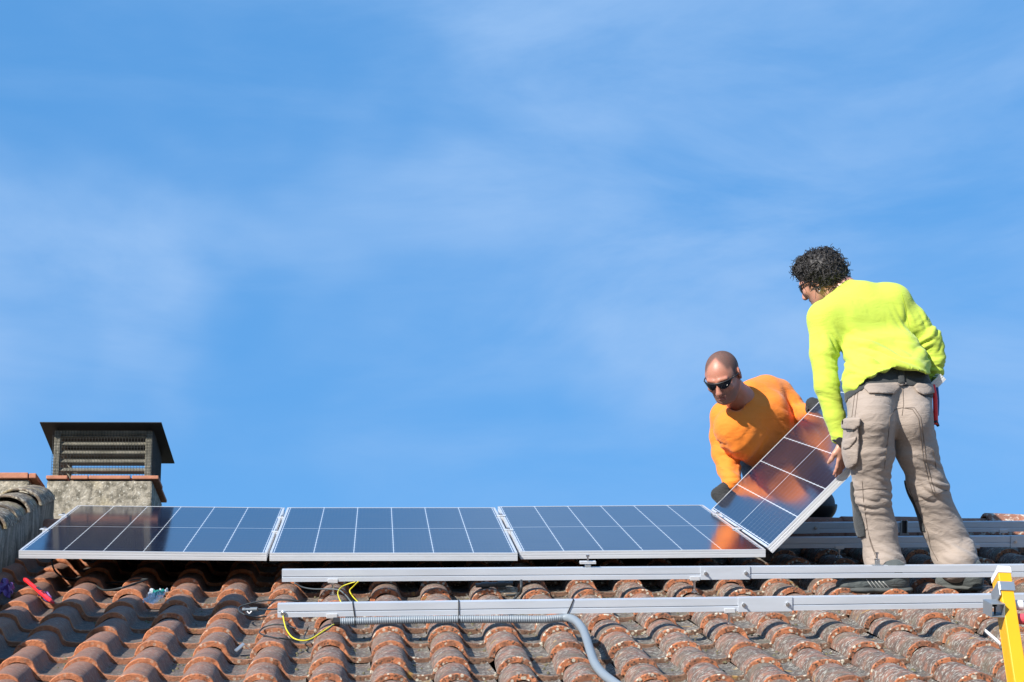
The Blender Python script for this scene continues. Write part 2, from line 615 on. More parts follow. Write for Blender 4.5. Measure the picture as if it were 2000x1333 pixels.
def tile_mesh(seed):
    r = random.Random(seed)
    pr = tile_profile()
    n = len(pr)
    th = 0.0215 + r.uniform(-0.001, 0.0025)
    nor = []
    for i in range(n):
        a = Vector((pr[min(i + 1, n - 1)][0] - pr[max(i - 1, 0)][0], pr[min(i + 1, n - 1)][1] - pr[max(i - 1, 0)][1]))
        a = a.normalized() if a.length else Vector((1, 0))
        nor.append(Vector((-a.y, a.x)))
    ys = [0.0, 0.0035, 0.02, 0.07, 0.16, 0.28, TL]
    off = Vector((seed * 3.7, seed * 1.9, seed * 5.3))
    sway = r.uniform(-0.004, 0.004)
    verts = []
    chips = [(r.uniform(-0.07, 0.15), r.uniform(0.006, 0.016), r.uniform(0.004, 0.010)) for _ in range(r.randint(1, 3))]
    for j, y in enumerate(ys):
        tp = 1.0 - 0.07 * y / TL
        for i in range(n):
            x, z = pr[i]
            p = Vector((x * tp + sway * y / TL, 0, z * (1.0 - 0.03 * y / TL)))
            nz = noise.noise(Vector((x * 14, y * 9, 0)) + off) * 0.0035
            p.x += nor[i].x * nz
            p.z += nor[i].y * nz
            dy = noise.noise(Vector((x * 22, 3, 1)) + off) * 0.0045
            for cx_, cw, cd in chips:
                dy += cd * math.exp(-((x - cx_) / cw) ** 2)
            p.y = y + dy * max(0.0, 1 - y / 0.07)
            if j == 0:                                     # rounded front arris
                p.x -= nor[i].x * 0.0030
                p.z -= nor[i].y * 0.0030
            verts.append(p)
    m = len(verts)
    for j, y in ((0, 0.0), (3, 0.07), (6, TL)):            # underside
        for i in range(n):
            p = verts[j * n + i].copy()
            k = th - (0.003 if j == 0 else 0)
            p.x -= nor[i].x * k
            p.z -= nor[i].y * k
            if j == 0:
                p.y += 0.002
            verts.append(p)
    fs = []
    for j in range(len(ys) - 1):
        for i in range(n - 1):
            fs.append((j * n + i, j * n + i + 1, (j + 1) * n + i + 1, (j + 1) * n + i))
    for j in range(2):
        for i in range(n - 1):
            fs.append((m + j * n + i + 1, m + j * n + i, m + (j + 1) * n + i, m + (j + 1) * n + i + 1))
    for i in range(n - 1):
        fs.append((i + 1, i, m + i, m + i + 1))            # front face
    last = (len(ys) - 1) * n
    for i in range(n - 1):
        fs.append((last + i, last + i + 1, m + 2 * n + i + 1, m + 2 * n + i))
    me = bpy.data.meshes.new('roof_tile')
    me.from_pydata([tuple(v) for v in verts], [], fs)
    me.polygons.foreach_set('use_smooth', [True] * len(me.polygons))
    at = me.attributes.new('tco', 'FLOAT_VECTOR', 'POINT')
    tc = []
    for q, v in enumerate(verts):
        yy = v.y
        if q < n or m <= q < m + n:
            yy = 0.0
        elif q < 2 * n:
            yy = 0.0035
        tc += [v.x, yy, v.z]
    at.data.foreach_set('vector', tc)
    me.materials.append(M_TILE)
    me.update()
    # sharp front arris
    bm = bmesh.new()
    bm.from_mesh(me)
    bm.edges.ensure_lookup_table()
    for e in bm.edges:
        a, b = e.verts[0].index, e.verts[1].index
        if (a < n and b < n) or (m <= a < m + n and m <= b < m + n):
            e.smooth = False
    bm.to_mesh(me)
    bm.free()
    return me


TILE_MESHES = [tile_mesh(s) for s in range(10)]
pf = roofpix(765, 1288, 0.080)
V_F, U_F = pf.y, pf.x
slots = []
for j in range(-4, 12):
    for k in range(-8, 20):
        u = U_F + k * TW - 0.010 * (V_F + j * TS - V_F)
        v = V_F + j * TS - 0.018 * (u - 0.3)
        if u < U0 + 0.02 or u > U1 - 0.15 or v > V_RIDGE - 0.10 or v < V_EAVE - 0.05:
            continue
        P = RW(u, v, 0.07)
        px, py, D = proj(np.array(P))
        hid = (v > 9.05 and -1.62 < u < 1.72)
        seen = -90 < px < 2090 and py < 1420 and not hid
        slots.append((0 if seen else 1, abs(py - 1250) if not seen else 0, u, v, j, k))
slots.sort(key=lambda s: (s[0], s[1]))
rest = []
for idx, (hid, _, u, v, j, k) in enumerate(slots):
    rr = random.Random(j * 101 + k)
    tilt = Matrix.Rotation(-0.066 + rr.uniform(-0.008, 0.008), 4, 'X') @ Matrix.Rotation(rr.uniform(-0.016, 0.016), 4, 'Y') @ Matrix.Rotation(rr.uniform(-0.018, 0.018), 4, 'Z')
    wob = 0.007 * noise.noise(Vector((u * 0.9, v * 0.7, 3.3))) + 0.003 * noise.noise(Vector((u * 3.1, v * 2.2, 7.1)))
    slip = rr.uniform(-0.014, 0.014) + (rr.uniform(-0.03, 0.0) if rr.random() < 0.10 else 0.0)
    uw = 0.010 * noise.noise(Vector((k * 0.37, v * 0.8, 1.7)))
    M = MR @ Matrix.Translation((u + uw + rr.uniform(-0.004, 0.004), v + slip, 0.0205 + wob + rr.uniform(-0.003, 0.0025))) @ tilt
    me = TILE_MESHES[(j * 7 + k * 3 + rr.randint(0, 3)) % 10]
    if idx < 300:
        o = bpy.data.objects.new('roof_tile', me)
        reg(o, M, roof)
    else:
        rest.append((me, M))
bm = bmesh.new()
lay = bm.verts.layers.float_vector.new('tco')
for me, M in rest:
    b = bmesh.new()
    b.from_mesh(me)
    l2 = b.verts.layers.float_vector['tco']
    off = random.uniform(0, 1)
    vs = []
    for v_ in b.verts:
        nv = bm.verts.new(M @ v_.co)
        nv[lay] = v_[l2]
        vs.append(nv)
    for f in b.faces:
        nf = bm.faces.new([vs[q.index] for q in f.verts])
        nf.smooth = True
    b.free()
me = bpy.data.meshes.new('roof_tile_field')
bm.to_mesh(me)
bm.free()
me.materials.append(M_TILE)
o = bpy.data.objects.new('roof_tile_field', me)
reg(o, Matrix(), roof)
o['kind'] = 'stuff'


# moss and grit lodged in the pans
mb = MB()
mr = random.Random(31)
for _ in range(520):
    k = mr.randint(-8, 19)
    v = mr.uniform(6.2, 9.2)
    u = U_F + k * TW + mr.uniform(0.078, 0.150)
    if u < U0 + 0.05 or u > U1 - 0.3:
        continue
    jv = (v - V_F) / TS
    h = 0.0215 - 0.066 * TS * (jv - math.floor(jv)) + 0.001
    r = mr.uniform(0.003, 0.0085)
    M = MR @ Matrix.Translation((u, v, h)) @ Matrix.Rotation(mr.uniform(0, 6.28), 4, 'Z')
    ring = [(math.cos(a) * r * mr.uniform(.6, 1.4), math.sin(a) * r * mr.uniform(.6, 1.4), 0) for a in [i * math.pi / 3 for i in range(6)]]
    ring2 = [(x * .6, y * .6, r * mr.uniform(.5, .9)) for x, y, z in ring]
    mb.add(ring + ring2 + [(0, 0, r * 1.0)], [(i, (i + 1) % 6, 6 + (i + 1) % 6, 6 + i) for i in range(6)] + [(6 + i, 6 + (i + 1) % 6, 12) for i in range(6)], M)
M_MOSS = mat_simple('moss and grit', (0.12, 0.105, 0.055), 0.95, 0, 0.6, 7)
ms = part('moss', mb, M_MOSS, roof, smooth=True)
ms['kind'] = 'stuff'

# ---- ridge tiles: barrels laid along the ridge over a mortar bed
def barrel_mesh(name, L, r, h, th, seed, mat, seg=12):
    """Half round tile along +x, crown up."""
    rr = random.Random(seed)
    off = Vector((seed * 2.1, 1.3, seed))
    vs, fs = [], []
    xs = [0.0, 0.004, 0.05, L * 0.5, L - 0.004, L]
    n = seg + 1
    for side in (0, 1):
        for jx, x in enumerate(xs):
            tp = 1 + 0.08 * (0.5 - x / L)
            for i in range(n):
                a = math.pi * (1 - i / seg)
                q = 1.0 if side == 0 else 1 - th / r
                if side == 0 and jx in (0, len(xs) - 1):
                    q -= 0.003 / r
                z = h * q * tp * math.sin(a)
                y = r * q * tp * math.cos(a)
                nz = noise.noise(Vector((x * 8, y * 12, z * 12)) + off) * 0.004
                dx = noise.noise(Vector((0, y * 25, z * 25)) + off) * 0.006 * (1 if x > 0.1 else 1)
                vs.append((x + (dx if jx in (0, 1, len(xs) - 1, len(xs) - 2) else 0), y, z + nz))
    m = n * len(xs)
    for jx in range(len(xs) - 1):
        for i in range(seg):
            a = jx * n + i
            fs.append((a, a + n, a + n + 1, a + 1))
            fs.append((m + a, m + a + 1, m + a + n + 1, m + a + n))
    for i in range(seg):
        fs.append((i, i + 1, m + i + 1, m + i))
        l = (len(xs) - 1) * n
        fs.append((l + i + 1, l + i, m + l + i, m + l + i + 1))
    me = bpy.data.meshes.new(name)
    me.from_pydata(vs, [], fs)
    me.polygons.foreach_set('use_smooth', [True] * len(me.polygons))
    at = me.attributes.new('tco', 'FLOAT_VECTOR', 'POINT')
    tc = []
    for v in vs:
        tc += [v[1] * 0.6, v[0] + (0.0 if v[0] < 0.006 else 0.0), v[2]]
    at.data.foreach_set('vector', tc)
    me.materials.append(mat)
    me.update()
    return me


def mat_ridge():
    m, n = material('ridge terracotta')
    co = n.objco()
    p = n.sep(n.pos())
    c = n.mix(n.ss(n.noise(n.pos(), 9, 5), 0.3, 0.7), (0.36, 0.145, 0.085), (0.22, 0.105, 0.07))
    lich = n.ss(n.noise(n.pos(), 34, 5, 0.65), 0.50, 0.62)
    far = n.add(0.10, n.mul(n.ss(p[0], 3.0, 3.5), 0.85))
    c = n.mix(n.mul(lich, far), c, (0.60, 0.55, 0.47))
    c = n.mix(n.mul(n.ss(n.noise(n.pos(), 50, 4), 0.55, 0.68), 0.5), c, (0.11, 0.08, 0.06))
    n.out(Base_Color=c, Roughness=0.88, Normal=n.bump(n.noise(n.pos(), 60, 5, 0.65), 0.6, 0.008))
    return m


M_RIDGE = mat_ridge()
M_COPING = mat_plaster('lichened coping tile', (0.25, 0.185, 0.130), (0.085, 0.070, 0.055), (0.52, 0.46, 0.36), 1.5, False, 0.35, 0.50)
RM = [barrel_mesh('ridge_tile', 0.43, 0.105, 0.115, 0.015, s, M_RIDGE) for s in range(4)]
k = 0
u = U0 + 0.02
while u < U1 - 0.3:
    M = MR @ Matrix.Translation((u, V_RIDGE + 0.02 + random.uniform(-.006, .006), 0.056 + random.uniform(-0.005, 0.006) + (0.012 if u > 3.2 else 0))) \
        @ Matrix.Rotation(SLOPE * -0.5, 4, 'X') @ Matrix.Rotation(random.uniform(-0.02, 0.012), 4, 'Y')
    o = bpy.data.objects.new('ridge_tile', RM[k % 4])
    reg(o, M, house)
    u += 0.395
    k += 1
# mortar bed in front of the ridge
mb = MB()
N = 130
for i in range(N + 1):
    uu = U0 + (U1 - U0 - 0.2) * i / N
    for q, (vv, hh) in enumerate(((10.12, -0.02), (10.13, 0.045), (10.2, 0.066), (10.27, 0.072), (10.36, 0.078), (10.44, 0.078))):
        a = noise.noise(Vector((uu * 6, q * 1.7, 0)))
        b = noise.noise(Vector((uu * 19, q * 2.7, 4)))
        mb.v.append(RW(uu, vv + 0.03 * a * (q < 3), hh + 0.014 * a + 0.010 * b))
for i in range(N):
    for q in range(5):
        a = i * 6 + q
        mb.f.append((a, a + 6, a + 7, a + 1))
part('ridge_mortar', mb, M_MORTAR, house, smooth=True)

# ------------------------------------------------------------------ the neighbouring verge wall on the left
UW = -1.80
verge = thing('parapet_wall', 'dark mossy plaster wall capped with old barrel tiles along the left edge of the roof', 'wall', MR @ Matrix.Translation((UW, 8.5, 0)))
mb = MB()
N, H = 60, 10
for i in range(N + 1):
    vv = 5.6 + (10.72 - 5.6) * i / N
    for q in range(H + 1):
        hh = -0.1 + 0.375 * q / H
        flare = 0.055 * max(0, 1 - q / 4.0) ** 2
        a = noise.noise(Vector((vv * 5, hh * 9, 2))) * 0.012 + noise.noise(Vector((vv * 21, hh * 21, 5))) * 0.006
        mb.v.append(RW(UW + a + flare, vv, hh))
for i in range(N):
    for q in range(H):
        a = i * (H + 1) + q
        mb.f.append((a, a + H + 1, a + H + 2, a + 1))
b = len(mb.v)
mb.box((UW - 0.34, 5.6, -0.1), (UW - 0.015, 10.72, 0.272), MR)
part('plaster_face', mb, M_WALL, verge, smooth=False)
CM = [barrel_mesh('coping_tile', 0.42, 0.125, 0.088, 0.016, 20 + s, M_COPING) for s in range(4)]
v = 5.7
k = 0
while v < 10.35:
    M = MR @ Matrix.Translation((UW - 0.112 + random.uniform(-.01, .01), v, 0.268 + random.uniform(-.004, .006))) \
        @ Matrix.Rotation(math.pi / 2 + random.uniform(-.03, .03), 4, 'Z') @ Matrix.Rotation(0.055 + random.uniform(-.01, .01), 4, 'Y')
    o = bpy.data.objects.new('coping_tile', CM[k % 4])
    reg(o, M, verge)
    if k % 3 == 1:
        o['label'] = 'coping tile with a pale lichened rim'
    v += 0.325
    k += 1
# end of the neighbour's ridge: mortar block with clay slabs on top
ridge_end = thing('neighbour_ridge', 'short cement ridge wall topped with a flat orange clay slab beside the chimney', 'wall', MR @ Matrix.Translation((-2.3, 10.8, 0)))
mb = MB()
MRB = MR @ Matrix.Translation((0, 10.98, 0.333)) @ Matrix.Rotation(-SLOPE, 4, 'X')
mb.box((-4.6, 0, -0.8), (-1.985, 0.27, -0.003), MRB)
part('cement_block', mb, M_CEMENT, ridge_end, bevel=0.012)
x = -4.5
for q, wd in enumerate((0.42, 0.40, 0.42, 0.41, 0.41, 0.42, 0.04)):
    mb = MB()
    mb.box((x, -0.02, 0.0), (x + wd, 0.29, 0.030 + 0.004 * (q % 2)), MRB)
    part('clay_slab', mb, M_BRICK, ridge_end, bevel=0.005)
    x += wd + 0.006
# neighbour's roof plane (left of the picture)
nb = thing('neighbour_roof', 'neighbouring higher roof beyond the verge wall', 'roof', MR @ Matrix.Translation((-3, 8, 0)))
mb = MB()
mb.box((-4.6, 5.6, 0.10), (UW - 0.345, 10.60, 0.16), MR)
part('roof_deck', mb, M_COPING, nb)


# unseen stack added left of the frame, shaped to shade the tiles
tip = Vector((-0.58, 8.62, 0.075))
s_ = 1.42
Ptop = tip - Vector((0.9, 0.65, -1.0)) * s_
Pw = RW(*Ptop)
caster = thing('shade_stack', 'tall unseen plastered stack added left of the view to shade the tiles', 'chimney', Matrix.Translation(Pw) @ Matrix.Rotation(math.radians(17), 4, 'Z'))
M0 = WM[caster.name]
mb = MB().box((-0.9, -0.26, -2.2), (-0.01, -0.02, -0.08), M0)
part('stack', mb, M_CEMENT, caster, bevel=0.01)
mb = MB().box((-0.92, -0.28, -0.078), (0.0, 0.0, 0.0), M0)
part('cap', mb, M_BRICK, caster, bevel=0.006)


# ------------------------------------------------------------------ the louvred chimney behind the ridge
c0 = pix(195, 937, 10.95)
MC = Matrix.Translation(c0) @ Matrix.Rotation(math.radians(0.6), 4, 'Z')
ch = thing('chimney', 'cement chimney with a louvred cage and dark sheet metal lid', 'chimney', MC)
mb = MB()
nx, nz = 24, 24
mb.box((-0.298, 0, -0.9), (0.298, 0.56, -0.003), MC)
part('plinth', mb, M_CEMENT, ch, bevel=0.012)
xs = [(-0.302, -0.182), (-0.162, -0.066), (-0.062, 0.172), (0.182, 0.332)]
for a, b in xs:
    mb = MB().box((a, -0.014, 0), (b, 0.24, 0.021), MC)
    part('clay_slab', mb, M_BRICK, ch, bevel=0.004)
mb = MB().box((-0.302, 0.246, 0), (0.0, 0.575, 0.019), MC)
part('clay_slab', mb, M_BRICK, ch, bevel=0.004)
mb = MB().box((0.006, 0.246, 0), (0.325, 0.575, 0.020), MC)
part('clay_slab', mb, M_BRICK, ch, bevel=0.004)
X0, X1, Y0, Y1, Z0, Z1 = -0.272, 0.284, 0.015, 0.50, 0.022, 0.292
for x in (X0, X1 - 0.036):
    for y in (Y0, Y1 - 0.036):
        mb = MB().box((x, y, Z0), (x + 0.036, y + 0.036, Z1), MC)
        part('corner_post', mb, M_SLAT, ch, bevel=0.003)


def slat(p0, p1, tilt_in, width=0.03, th=0.010):
    """A louvre leaning outward at its foot, between two points, inward = tilt_in."""
    p0, p1, ti = Vector(p0), Vector(p1), Vector(tilt_in)
    mb = MB()
    up = Vector((0, 0, 1))
    d = (up * 0.80 + ti * 0.6).normalized() * width
    n_ = (ti * 0.8 - up * 0.6).normalized() * th
    vs = [p0, p1, p1 + d, p0 + d]
    vs += [q + n_ for q in vs]
    mb.add(vs, [(0, 1, 2, 3), (7, 6, 5, 4), (0, 4, 5, 1), (1, 5, 6, 2), (2, 6, 7, 3), (3, 7, 4, 0)], MC)
    part('louvre_slat', mb, M_SLAT, ch)


for i in range(5):
    z = 0.056 + 0.051 * i
    slat((X0 + 0.03, Y0 + 0.008, z), (X1 - 0.03, Y0 + 0.008, z), (0, 1, 0), 0.025)
    slat((X1 - 0.03, Y1 - 0.008, z), (X0 + 0.03, Y1 - 0.008, z), (0, -1, 0), 0.025)
    slat((X1 - 0.008, Y0 + 0.03, z), (X1 - 0.008, Y1 - 0.03, z), (-1, 0, 0), 0.025)
    slat((X0 + 0.008, Y1 - 0.03, z), (X0 + 0.008, Y0 + 0.03, z), (1, 0, 0), 0.025)
mb = MB().box((X0 + 0.036, Y0, Z1 - 0.022), (X1 - 0.036, Y0 + 0.02, Z1 - 0.001), MC)
part('head_rail', mb, M_SLAT, ch)
# wire netting wrapped round the cage
mb = MB()
e = 0.006
rw_ = 0.0011


def wire(a, b):
    mb.tube([MC @ Vector(a), MC @ Vector(b)], rw_, 4, False)


nn = int((X1 - X0) / 0.0165)
for i in range(nn + 1):
    x = X0 - e + (X1 - X0 + 2 * e) * i / nn
    wire((x, Y0 - e, Z0), (x, Y0 - e, Z1))
nm = int((Y1 - Y0) / 0.0165)
for i in range(nm + 1):
    y = Y0 - e + (Y1 - Y0 + 2 * e) * i / nm
    wire((X1 + e, y, Z0), (X1 + e, y, Z1))
for i in range(17):
    z = Z0 + (Z1 - Z0) * i / 16
    wire((X0 - e, Y0 - e, z), (X1 + e, Y0 - e, z))
    wire((X1 + e, Y0 - e, z), (X1 + e, Y1 + e, z))
wm_ = part('wire_netting', mb, M_WIRE, ch)
wm_['kind'] = 'stuff'
# folded sheet metal lid sloping away to the back
mb = MB()
LX, LY0, LY1 = 0.345, -0.075, 0.66
zf, zb = 0.312, 0.262
vs = [(-LX, LY0, zf), (LX, LY0, zf), (LX + 0.01, LY1, zb), (-LX - 0.01, LY1, zb)]
vs += [(x, y, z + 0.006) for x, y, z in vs]
vs += [(0, LY0, zf + 0.006), (0, LY1, zb + 0.006)]
mb.add(vs[:8], [(3, 2, 1, 0), (4, 5, 6, 7), (0, 1, 5, 4), (1, 2, 6, 5), (2, 3, 7, 6), (3, 0, 4, 7)], MC)
part('metal_lid', mb, M_DARKMETAL, ch, bevel=0.002)
for x in (-0.255, 0.268):
    mb = MB()
    mb.cyl(MC @ Vector((x, 0.03, 0.27)), MC @ Vector((x, 0.03, 0.338)), 0.004, 8)
    mb.cyl(MC @ Vector((x, 0.03, 0.314)), MC @ Vector((x, 0.03, 0.324)), 0.008, 6)
    part('lid_bolt', mb, M_DARKMETAL, ch)


# ------------------------------------------------------------------ mounting rails
H_RT = 0.187                     # rail top above the pans
RH, RD = 0.053, 0.040


def rail_profile(z0=0.0):
    """(v, h) outline, front face at v = 0 with a slot, T slot in the top."""
    t, b = 0.0, -RH
    return [(0, t), (0, -0.0285), (0.007, -0.0285), (0.007, -0.0325), (0, -0.0325), (-0.0006, -0.034), (-0.0006, b),
            (RD, b), (RD, t), (RD - 0.013, t), (RD - 0.013, -0.010), (0.013, -0.010), (0.013, t)][::-1]


def make_rail(label, xl, yl, px_r, py_r, u_l, u_r, rot, splice=None):
    """Rail with its top front edge through photograph pixel (px_r, py_r)."""
    p = roofpix(px_r, py_r, H_RT)
    M = MR @ Matrix.Translation((p.x, p.y, H_RT)) @ Matrix.Rotation(-rot, 4, 'Y')
    t = thing('mounting_rail', label, 'rail', M, 'aluminium rails for the panels')
    a, b = u_l - p.x, u_r - p.x
    cuts = [(a, b)]
    if splice:
        s0, s1 = splice[0] - p.x, splice[1] - p.x
        mid = (s0 + s1) / 2
        cuts = [(a, mid - 0.001), (mid + 0.001, b)]
    for x0, x1 in cuts:
        part('rail_bar', MB().prism(rail_profile(), x0, x1, M), M_ALU, t)
    if splice:
        mb = MB().box((s0, -0.0055, -RH - 0.003), (s1, -0.0012, 0.0015), M)
        mb.box((s0, -0.0055, 0.0016), (s1, 0.010, 0.0040), M)
        pl = part('splice_plate', mb, M_ALU, t, bevel=0.0015)
        for x in (s0 + 0.022, s1 - 0.020):
            mb = MB()
            mb.cyl(M @ Vector((x, -0.0056, -0.026)), M @ Vector((x, -0.0125, -0.026)), 0.0085, 6)
            mb.cyl(M @ Vector((x, -0.0126, -0.026)), M @ Vector((x, -0.024, -0.026)), 0.004, 10)
            part('bolt', mb, M_STEEL, pl, smooth=False)
    return t, M, p


def uat(px, py, h=H_RT):
    return roofpix(px, py, h).x


u_end = 4.45
r1, MR1, P1 = make_rail('lowest aluminium rail, with grey conduit tied beneath its left part', 0, 0, 1200, 1172, uat(540, 1180), u_end, 0.0101, (uat(1441, 1171), uat(1546, 1170)))
r2, MR2, P2 = make_rail('second aluminium rail from below, just under the front edge of the panels', 0, 0, 1200, 1109.5, uat(550, 1113), u_end, 0.0039, (uat(1368, 1109), uat(1464, 1108)))
r3, MR3, P3 = make_rail('third aluminium rail from below, passing behind the trouser legs', 0, 0, 1800, 1049, uat(60, 1050), u_end, 0.004, (uat(1970, 1047), uat(2050, 1047)))
r4, MR4, P4 = make_rail('topmost aluminium rail, right below the ridge tiles', 0, 0, 1800, 1020.5, uat(110, 1020), u_end, 0.004, (uat(1530, 1022), uat(1602, 1022)))


def rail_pt(M, P, px, dv, dh):
    """World point on a rail below photograph column px (offsets in the rail's frame)."""
    best = None
    lo, hi = -4.0, 5.0
    for _ in range(50):
        mid = (lo + hi) / 2
        w_ = M @ Vector((mid, dv, dh))
        if proj(np.array(w_))[0] < px:
            lo = mid
        else:
            hi = mid
    return (lo + hi) / 2, M @ Vector((lo, dv, dh))


def foot(rail, M, P, px, drop):
    x, _ = rail_pt(M, P, px, 0, -0.03)
    mb = MB()
    mb.box((x - 0.022, -0.0048, -RH - 0.006), (x + 0.022, -0.0010, -RH + 0.012), M)
    mb.box((x - 0.022, -0.0048, -RH - 0.0065), (x + 0.022, 0.034, -RH - 0.0022), M)
    ft = part('rail_bracket', mb, M_FRAME, rail, bevel=0.001)
    mb = MB()
    a = M @ Vector((x, 0.012, -RH - 0.004))
    b = M @ Vector((x, 0.012, -RH - drop))
    mb.cyl(a, b, 0.0052, 10)
    d = (b - a).normalized()
    mb.cyl(a + d * 0.004, a + d * 0.011, 0.0095, 6)
    mb.cyl(b - d * 0.016, b - d * 0.008, 0.0105, 6)
    mb.cyl(b - d * 0.0078, b - d * 0.004, 0.016, 16)
    part('hanger_bolt', mb, M_STEEL, ft)


for px in (648, 1425):
    foot(r1, MR1, P1, px, 0.066)
for px in (650, 1357, 2060):
    foot(r2, MR2, P2, px, 0.066)
for px in (300, 800, 1290, 1640, 1905):
    foot(r3, MR3, P3, px, 0.055)
for px in (320, 810, 1300, 1700, 1960):
    foot(r4, MR4, P4, px, 0.055)

# clamps standing on the open rails
x, wpt = rail_pt(MR2, P2, 1148, 0.02, 0)
t = thing('module_clamp', 'bright T shaped module clamp standing upright on the second rail', 'clamp', MR2 @ Matrix.Translation((x, 0.02, 0)))
M = WM[t.name]
part('clamp_foot', MB().box((-0.013, -0.012, 0.0005), (0.013, 0.012, 0.012), M), M_GREY, t, bevel=0.001)
mb = MB().box((-0.036, -0.014, 0.0165), (0.036, 0.014, 0.022), M)
mb.box((-0.036, -0.014, 0.0225), (0.036, -0.009, 0.028), M)
mb.box((-0.036, 0.009, 0.0225), (0.036, 0.014, 0.028), M)
part('clamp_bar', mb, M_FRAME, t, bevel=0.001)
mb = MB()
mb.cyl(M @ Vector((0, 0, 0.012)), M @ Vector((0, 0, 0.048)), 0.004, 10)
mb.cyl(M @ Vector((0, 0, 0.048)), M @ Vector((0, 0, 0.056)), 0.0075, 6)
part('bolt', mb, M_STEEL, t)
x, wpt = rail_pt(MR2, P2, 1713, 0.02, 0)
t = thing('module_clamp', 'small steel clamp with a tall bolt on the second rail beside the left trouser hem', 'clamp', MR2 @ Matrix.Translation((x, 0.02, 0)))
M = WM[t.name]
mb = MB().box((-0.022, -0.014, 0.0005), (0.022, 0.012, 0.004), M)
mb.box((-0.008, -0.012, 0.0042), (0.010, 0.010, 0.024), M)
part('clamp_foot', mb, M_GREY, t, bevel=0.001)
mb = MB()
mb.cyl(M @ Vector((0, 0, 0.024)), M @ Vector((0, 0, 0.052)), 0.004, 10)
mb.cyl(M @ Vector((0, 0, 0.052)), M @ Vector((0, 0, 0.060)), 0.0075, 6)
mb.cyl(M @ Vector((0, 0, 0.0242)), M @ Vector((0, 0, 0.030)), 0.012, 10)
part('bolt', mb, M_STEEL, t)
x, wpt = rail_pt(MR4, P4, 1765, 0.0, 0)
t = thing('end_clamp', 'dark upright U shaped clamp on the topmost rail between the trouser legs', 'clamp', MR4 @ Matrix.Translation((x, 0, 0)))
M = WM[t.name]
mb = MB().box((-0.017, -0.016, -0.058), (-0.0125, -0.002, 0.012), M)
mb.box((0.0125, -0.016, -0.058), (0.017, -0.002, 0.012), M)
part('clamp_side', mb, M_GREY, t)
part('clamp_back', MB().box((-0.012, -0.006, -0.056), (0.012, -0.002, 0.010), M), M_BLACK, t)
part('clamp_foot', MB().box((-0.024, -0.020, -0.062), (0.024, -0.002, -0.0585), M), M_GREY, t)

# ------------------------------------------------------------------ solar panels
H_PT = H_RT + 0.001 + PT


def make_panel(label, M):
    t = thing('solar_panel', label, 'solar panel', M, 'solar panels in a row along the ridge')
    w2 = PW / 2
    prof = [(0, 0), (0, -0.0075), (0.0013, -0.0085), (0.0013, -0.0105), (0, -0.0115), (0, -0.0185), (0.0013, -0.0195), (0.0013, -0.0215), (0, -0.0225),
            (0, -PT), (0.028, -PT), (0.028, -PT + 0.002), (0.004, -PT + 0.002), (0.004, -0.0065), (0.011, -0.0065), (0.011, 0)]
    part('frame_bar', MB().prism(prof[::-1], -w2, w2, M), M_FRAME, t)
    part('frame_bar', MB().prism(prof[::-1], -w2, w2, M @ Matrix.Translation((0, PL, 0)) @ Matrix.Rotation(math.pi, 4, 'Z')), M_FRAME, t)
    Lb = (PL - 0.0565) / 2
    for s in (0, 1):
        Mx = M @ Matrix.Translation(((-1) ** (s + 1) * w2, PL / 2, 0)) @ Matrix.Rotation((-1) ** s * -math.pi / 2 if s == 0 else math.pi / 2, 4, 'Z')
        part('frame_bar', MB().prism(prof[::-1], -PL / 2 + 0.0285, PL / 2 - 0.0285, Mx), M_FRAME, t)
    e = 0.0115
    gl = MB().box((-w2 + e, e, -0.0060), (w2 - e, PL - e, -0.0012), M)
    part('cell_glass', gl, M_CELL, t)
    part('junction_box', MB().box((-0.06, PL * 0.5 - 0.04, -0.026), (0.06, PL * 0.5 + 0.04, -0.0065), M), M_BLACK, t)
    return t


spec = [((279, 1078.0), 0.0130, 'leftmost solar panel, its dark glass mirroring the chimney'),
        ((769, 1080.5), 0.0020, 'flat solar panel second from the left, reflecting only blue sky'),
        ((1256.5, 1075.5), -0.0060, 'rightmost of the flat panels, an orange reflection at its right end')]
PANELS = []
for (cx_, cy_), tl, lab in spec:
    c = roofpix(cx_, cy_, H_PT)
    M = MR @ Matrix.Translation((c.x, c.y, H_PT)) @ Matrix.Rotation(tl, 4, 'Y')
    PANELS.append((make_panel(lab, M), M, c))
M3, C3 = PANELS[2][1], PANELS[2][2]
hinge = M3 @ Matrix.Translation((PW / 2 + 0.007, 0.0, 0.008))
MT4 = hinge @ Matrix.Rotation(math.radians(-44.8), 4, 'Y') @ Matrix.Rotation(math.radians(-1.7), 4, 'X') @ Matrix.Translation((PW / 2, 0, 0))
make_panel('tilted solar panel carried by the two workers, glass reflecting the orange shirt', MT4)


# clamps in the gaps between panels
def gap_clamp(M, x, v, label):
    t = thing('mid_clamp', label, 'clamp', M @ Matrix.Translation((x, v, 0)), 'clamps between neighbouring panels')
    m_ = WM[t.name]
    mb = MB().box((-0.022, -0.022, 0.001), (0.022, 0.022, 0.0045), m_)
    mb.box((-0.0085, -0.020, -0.034), (0.0085, 0.020, 0.0008), m_)
    part('clamp_body', mb, M_FRAME, t, bevel=0.001)
    mb = MB().cyl(m_ @ Vector((0, 0, 0.0046)), m_ @ Vector((0, 0, 0.0125)), 0.0075, 6)
    part('bolt', mb, M_STEEL, t)


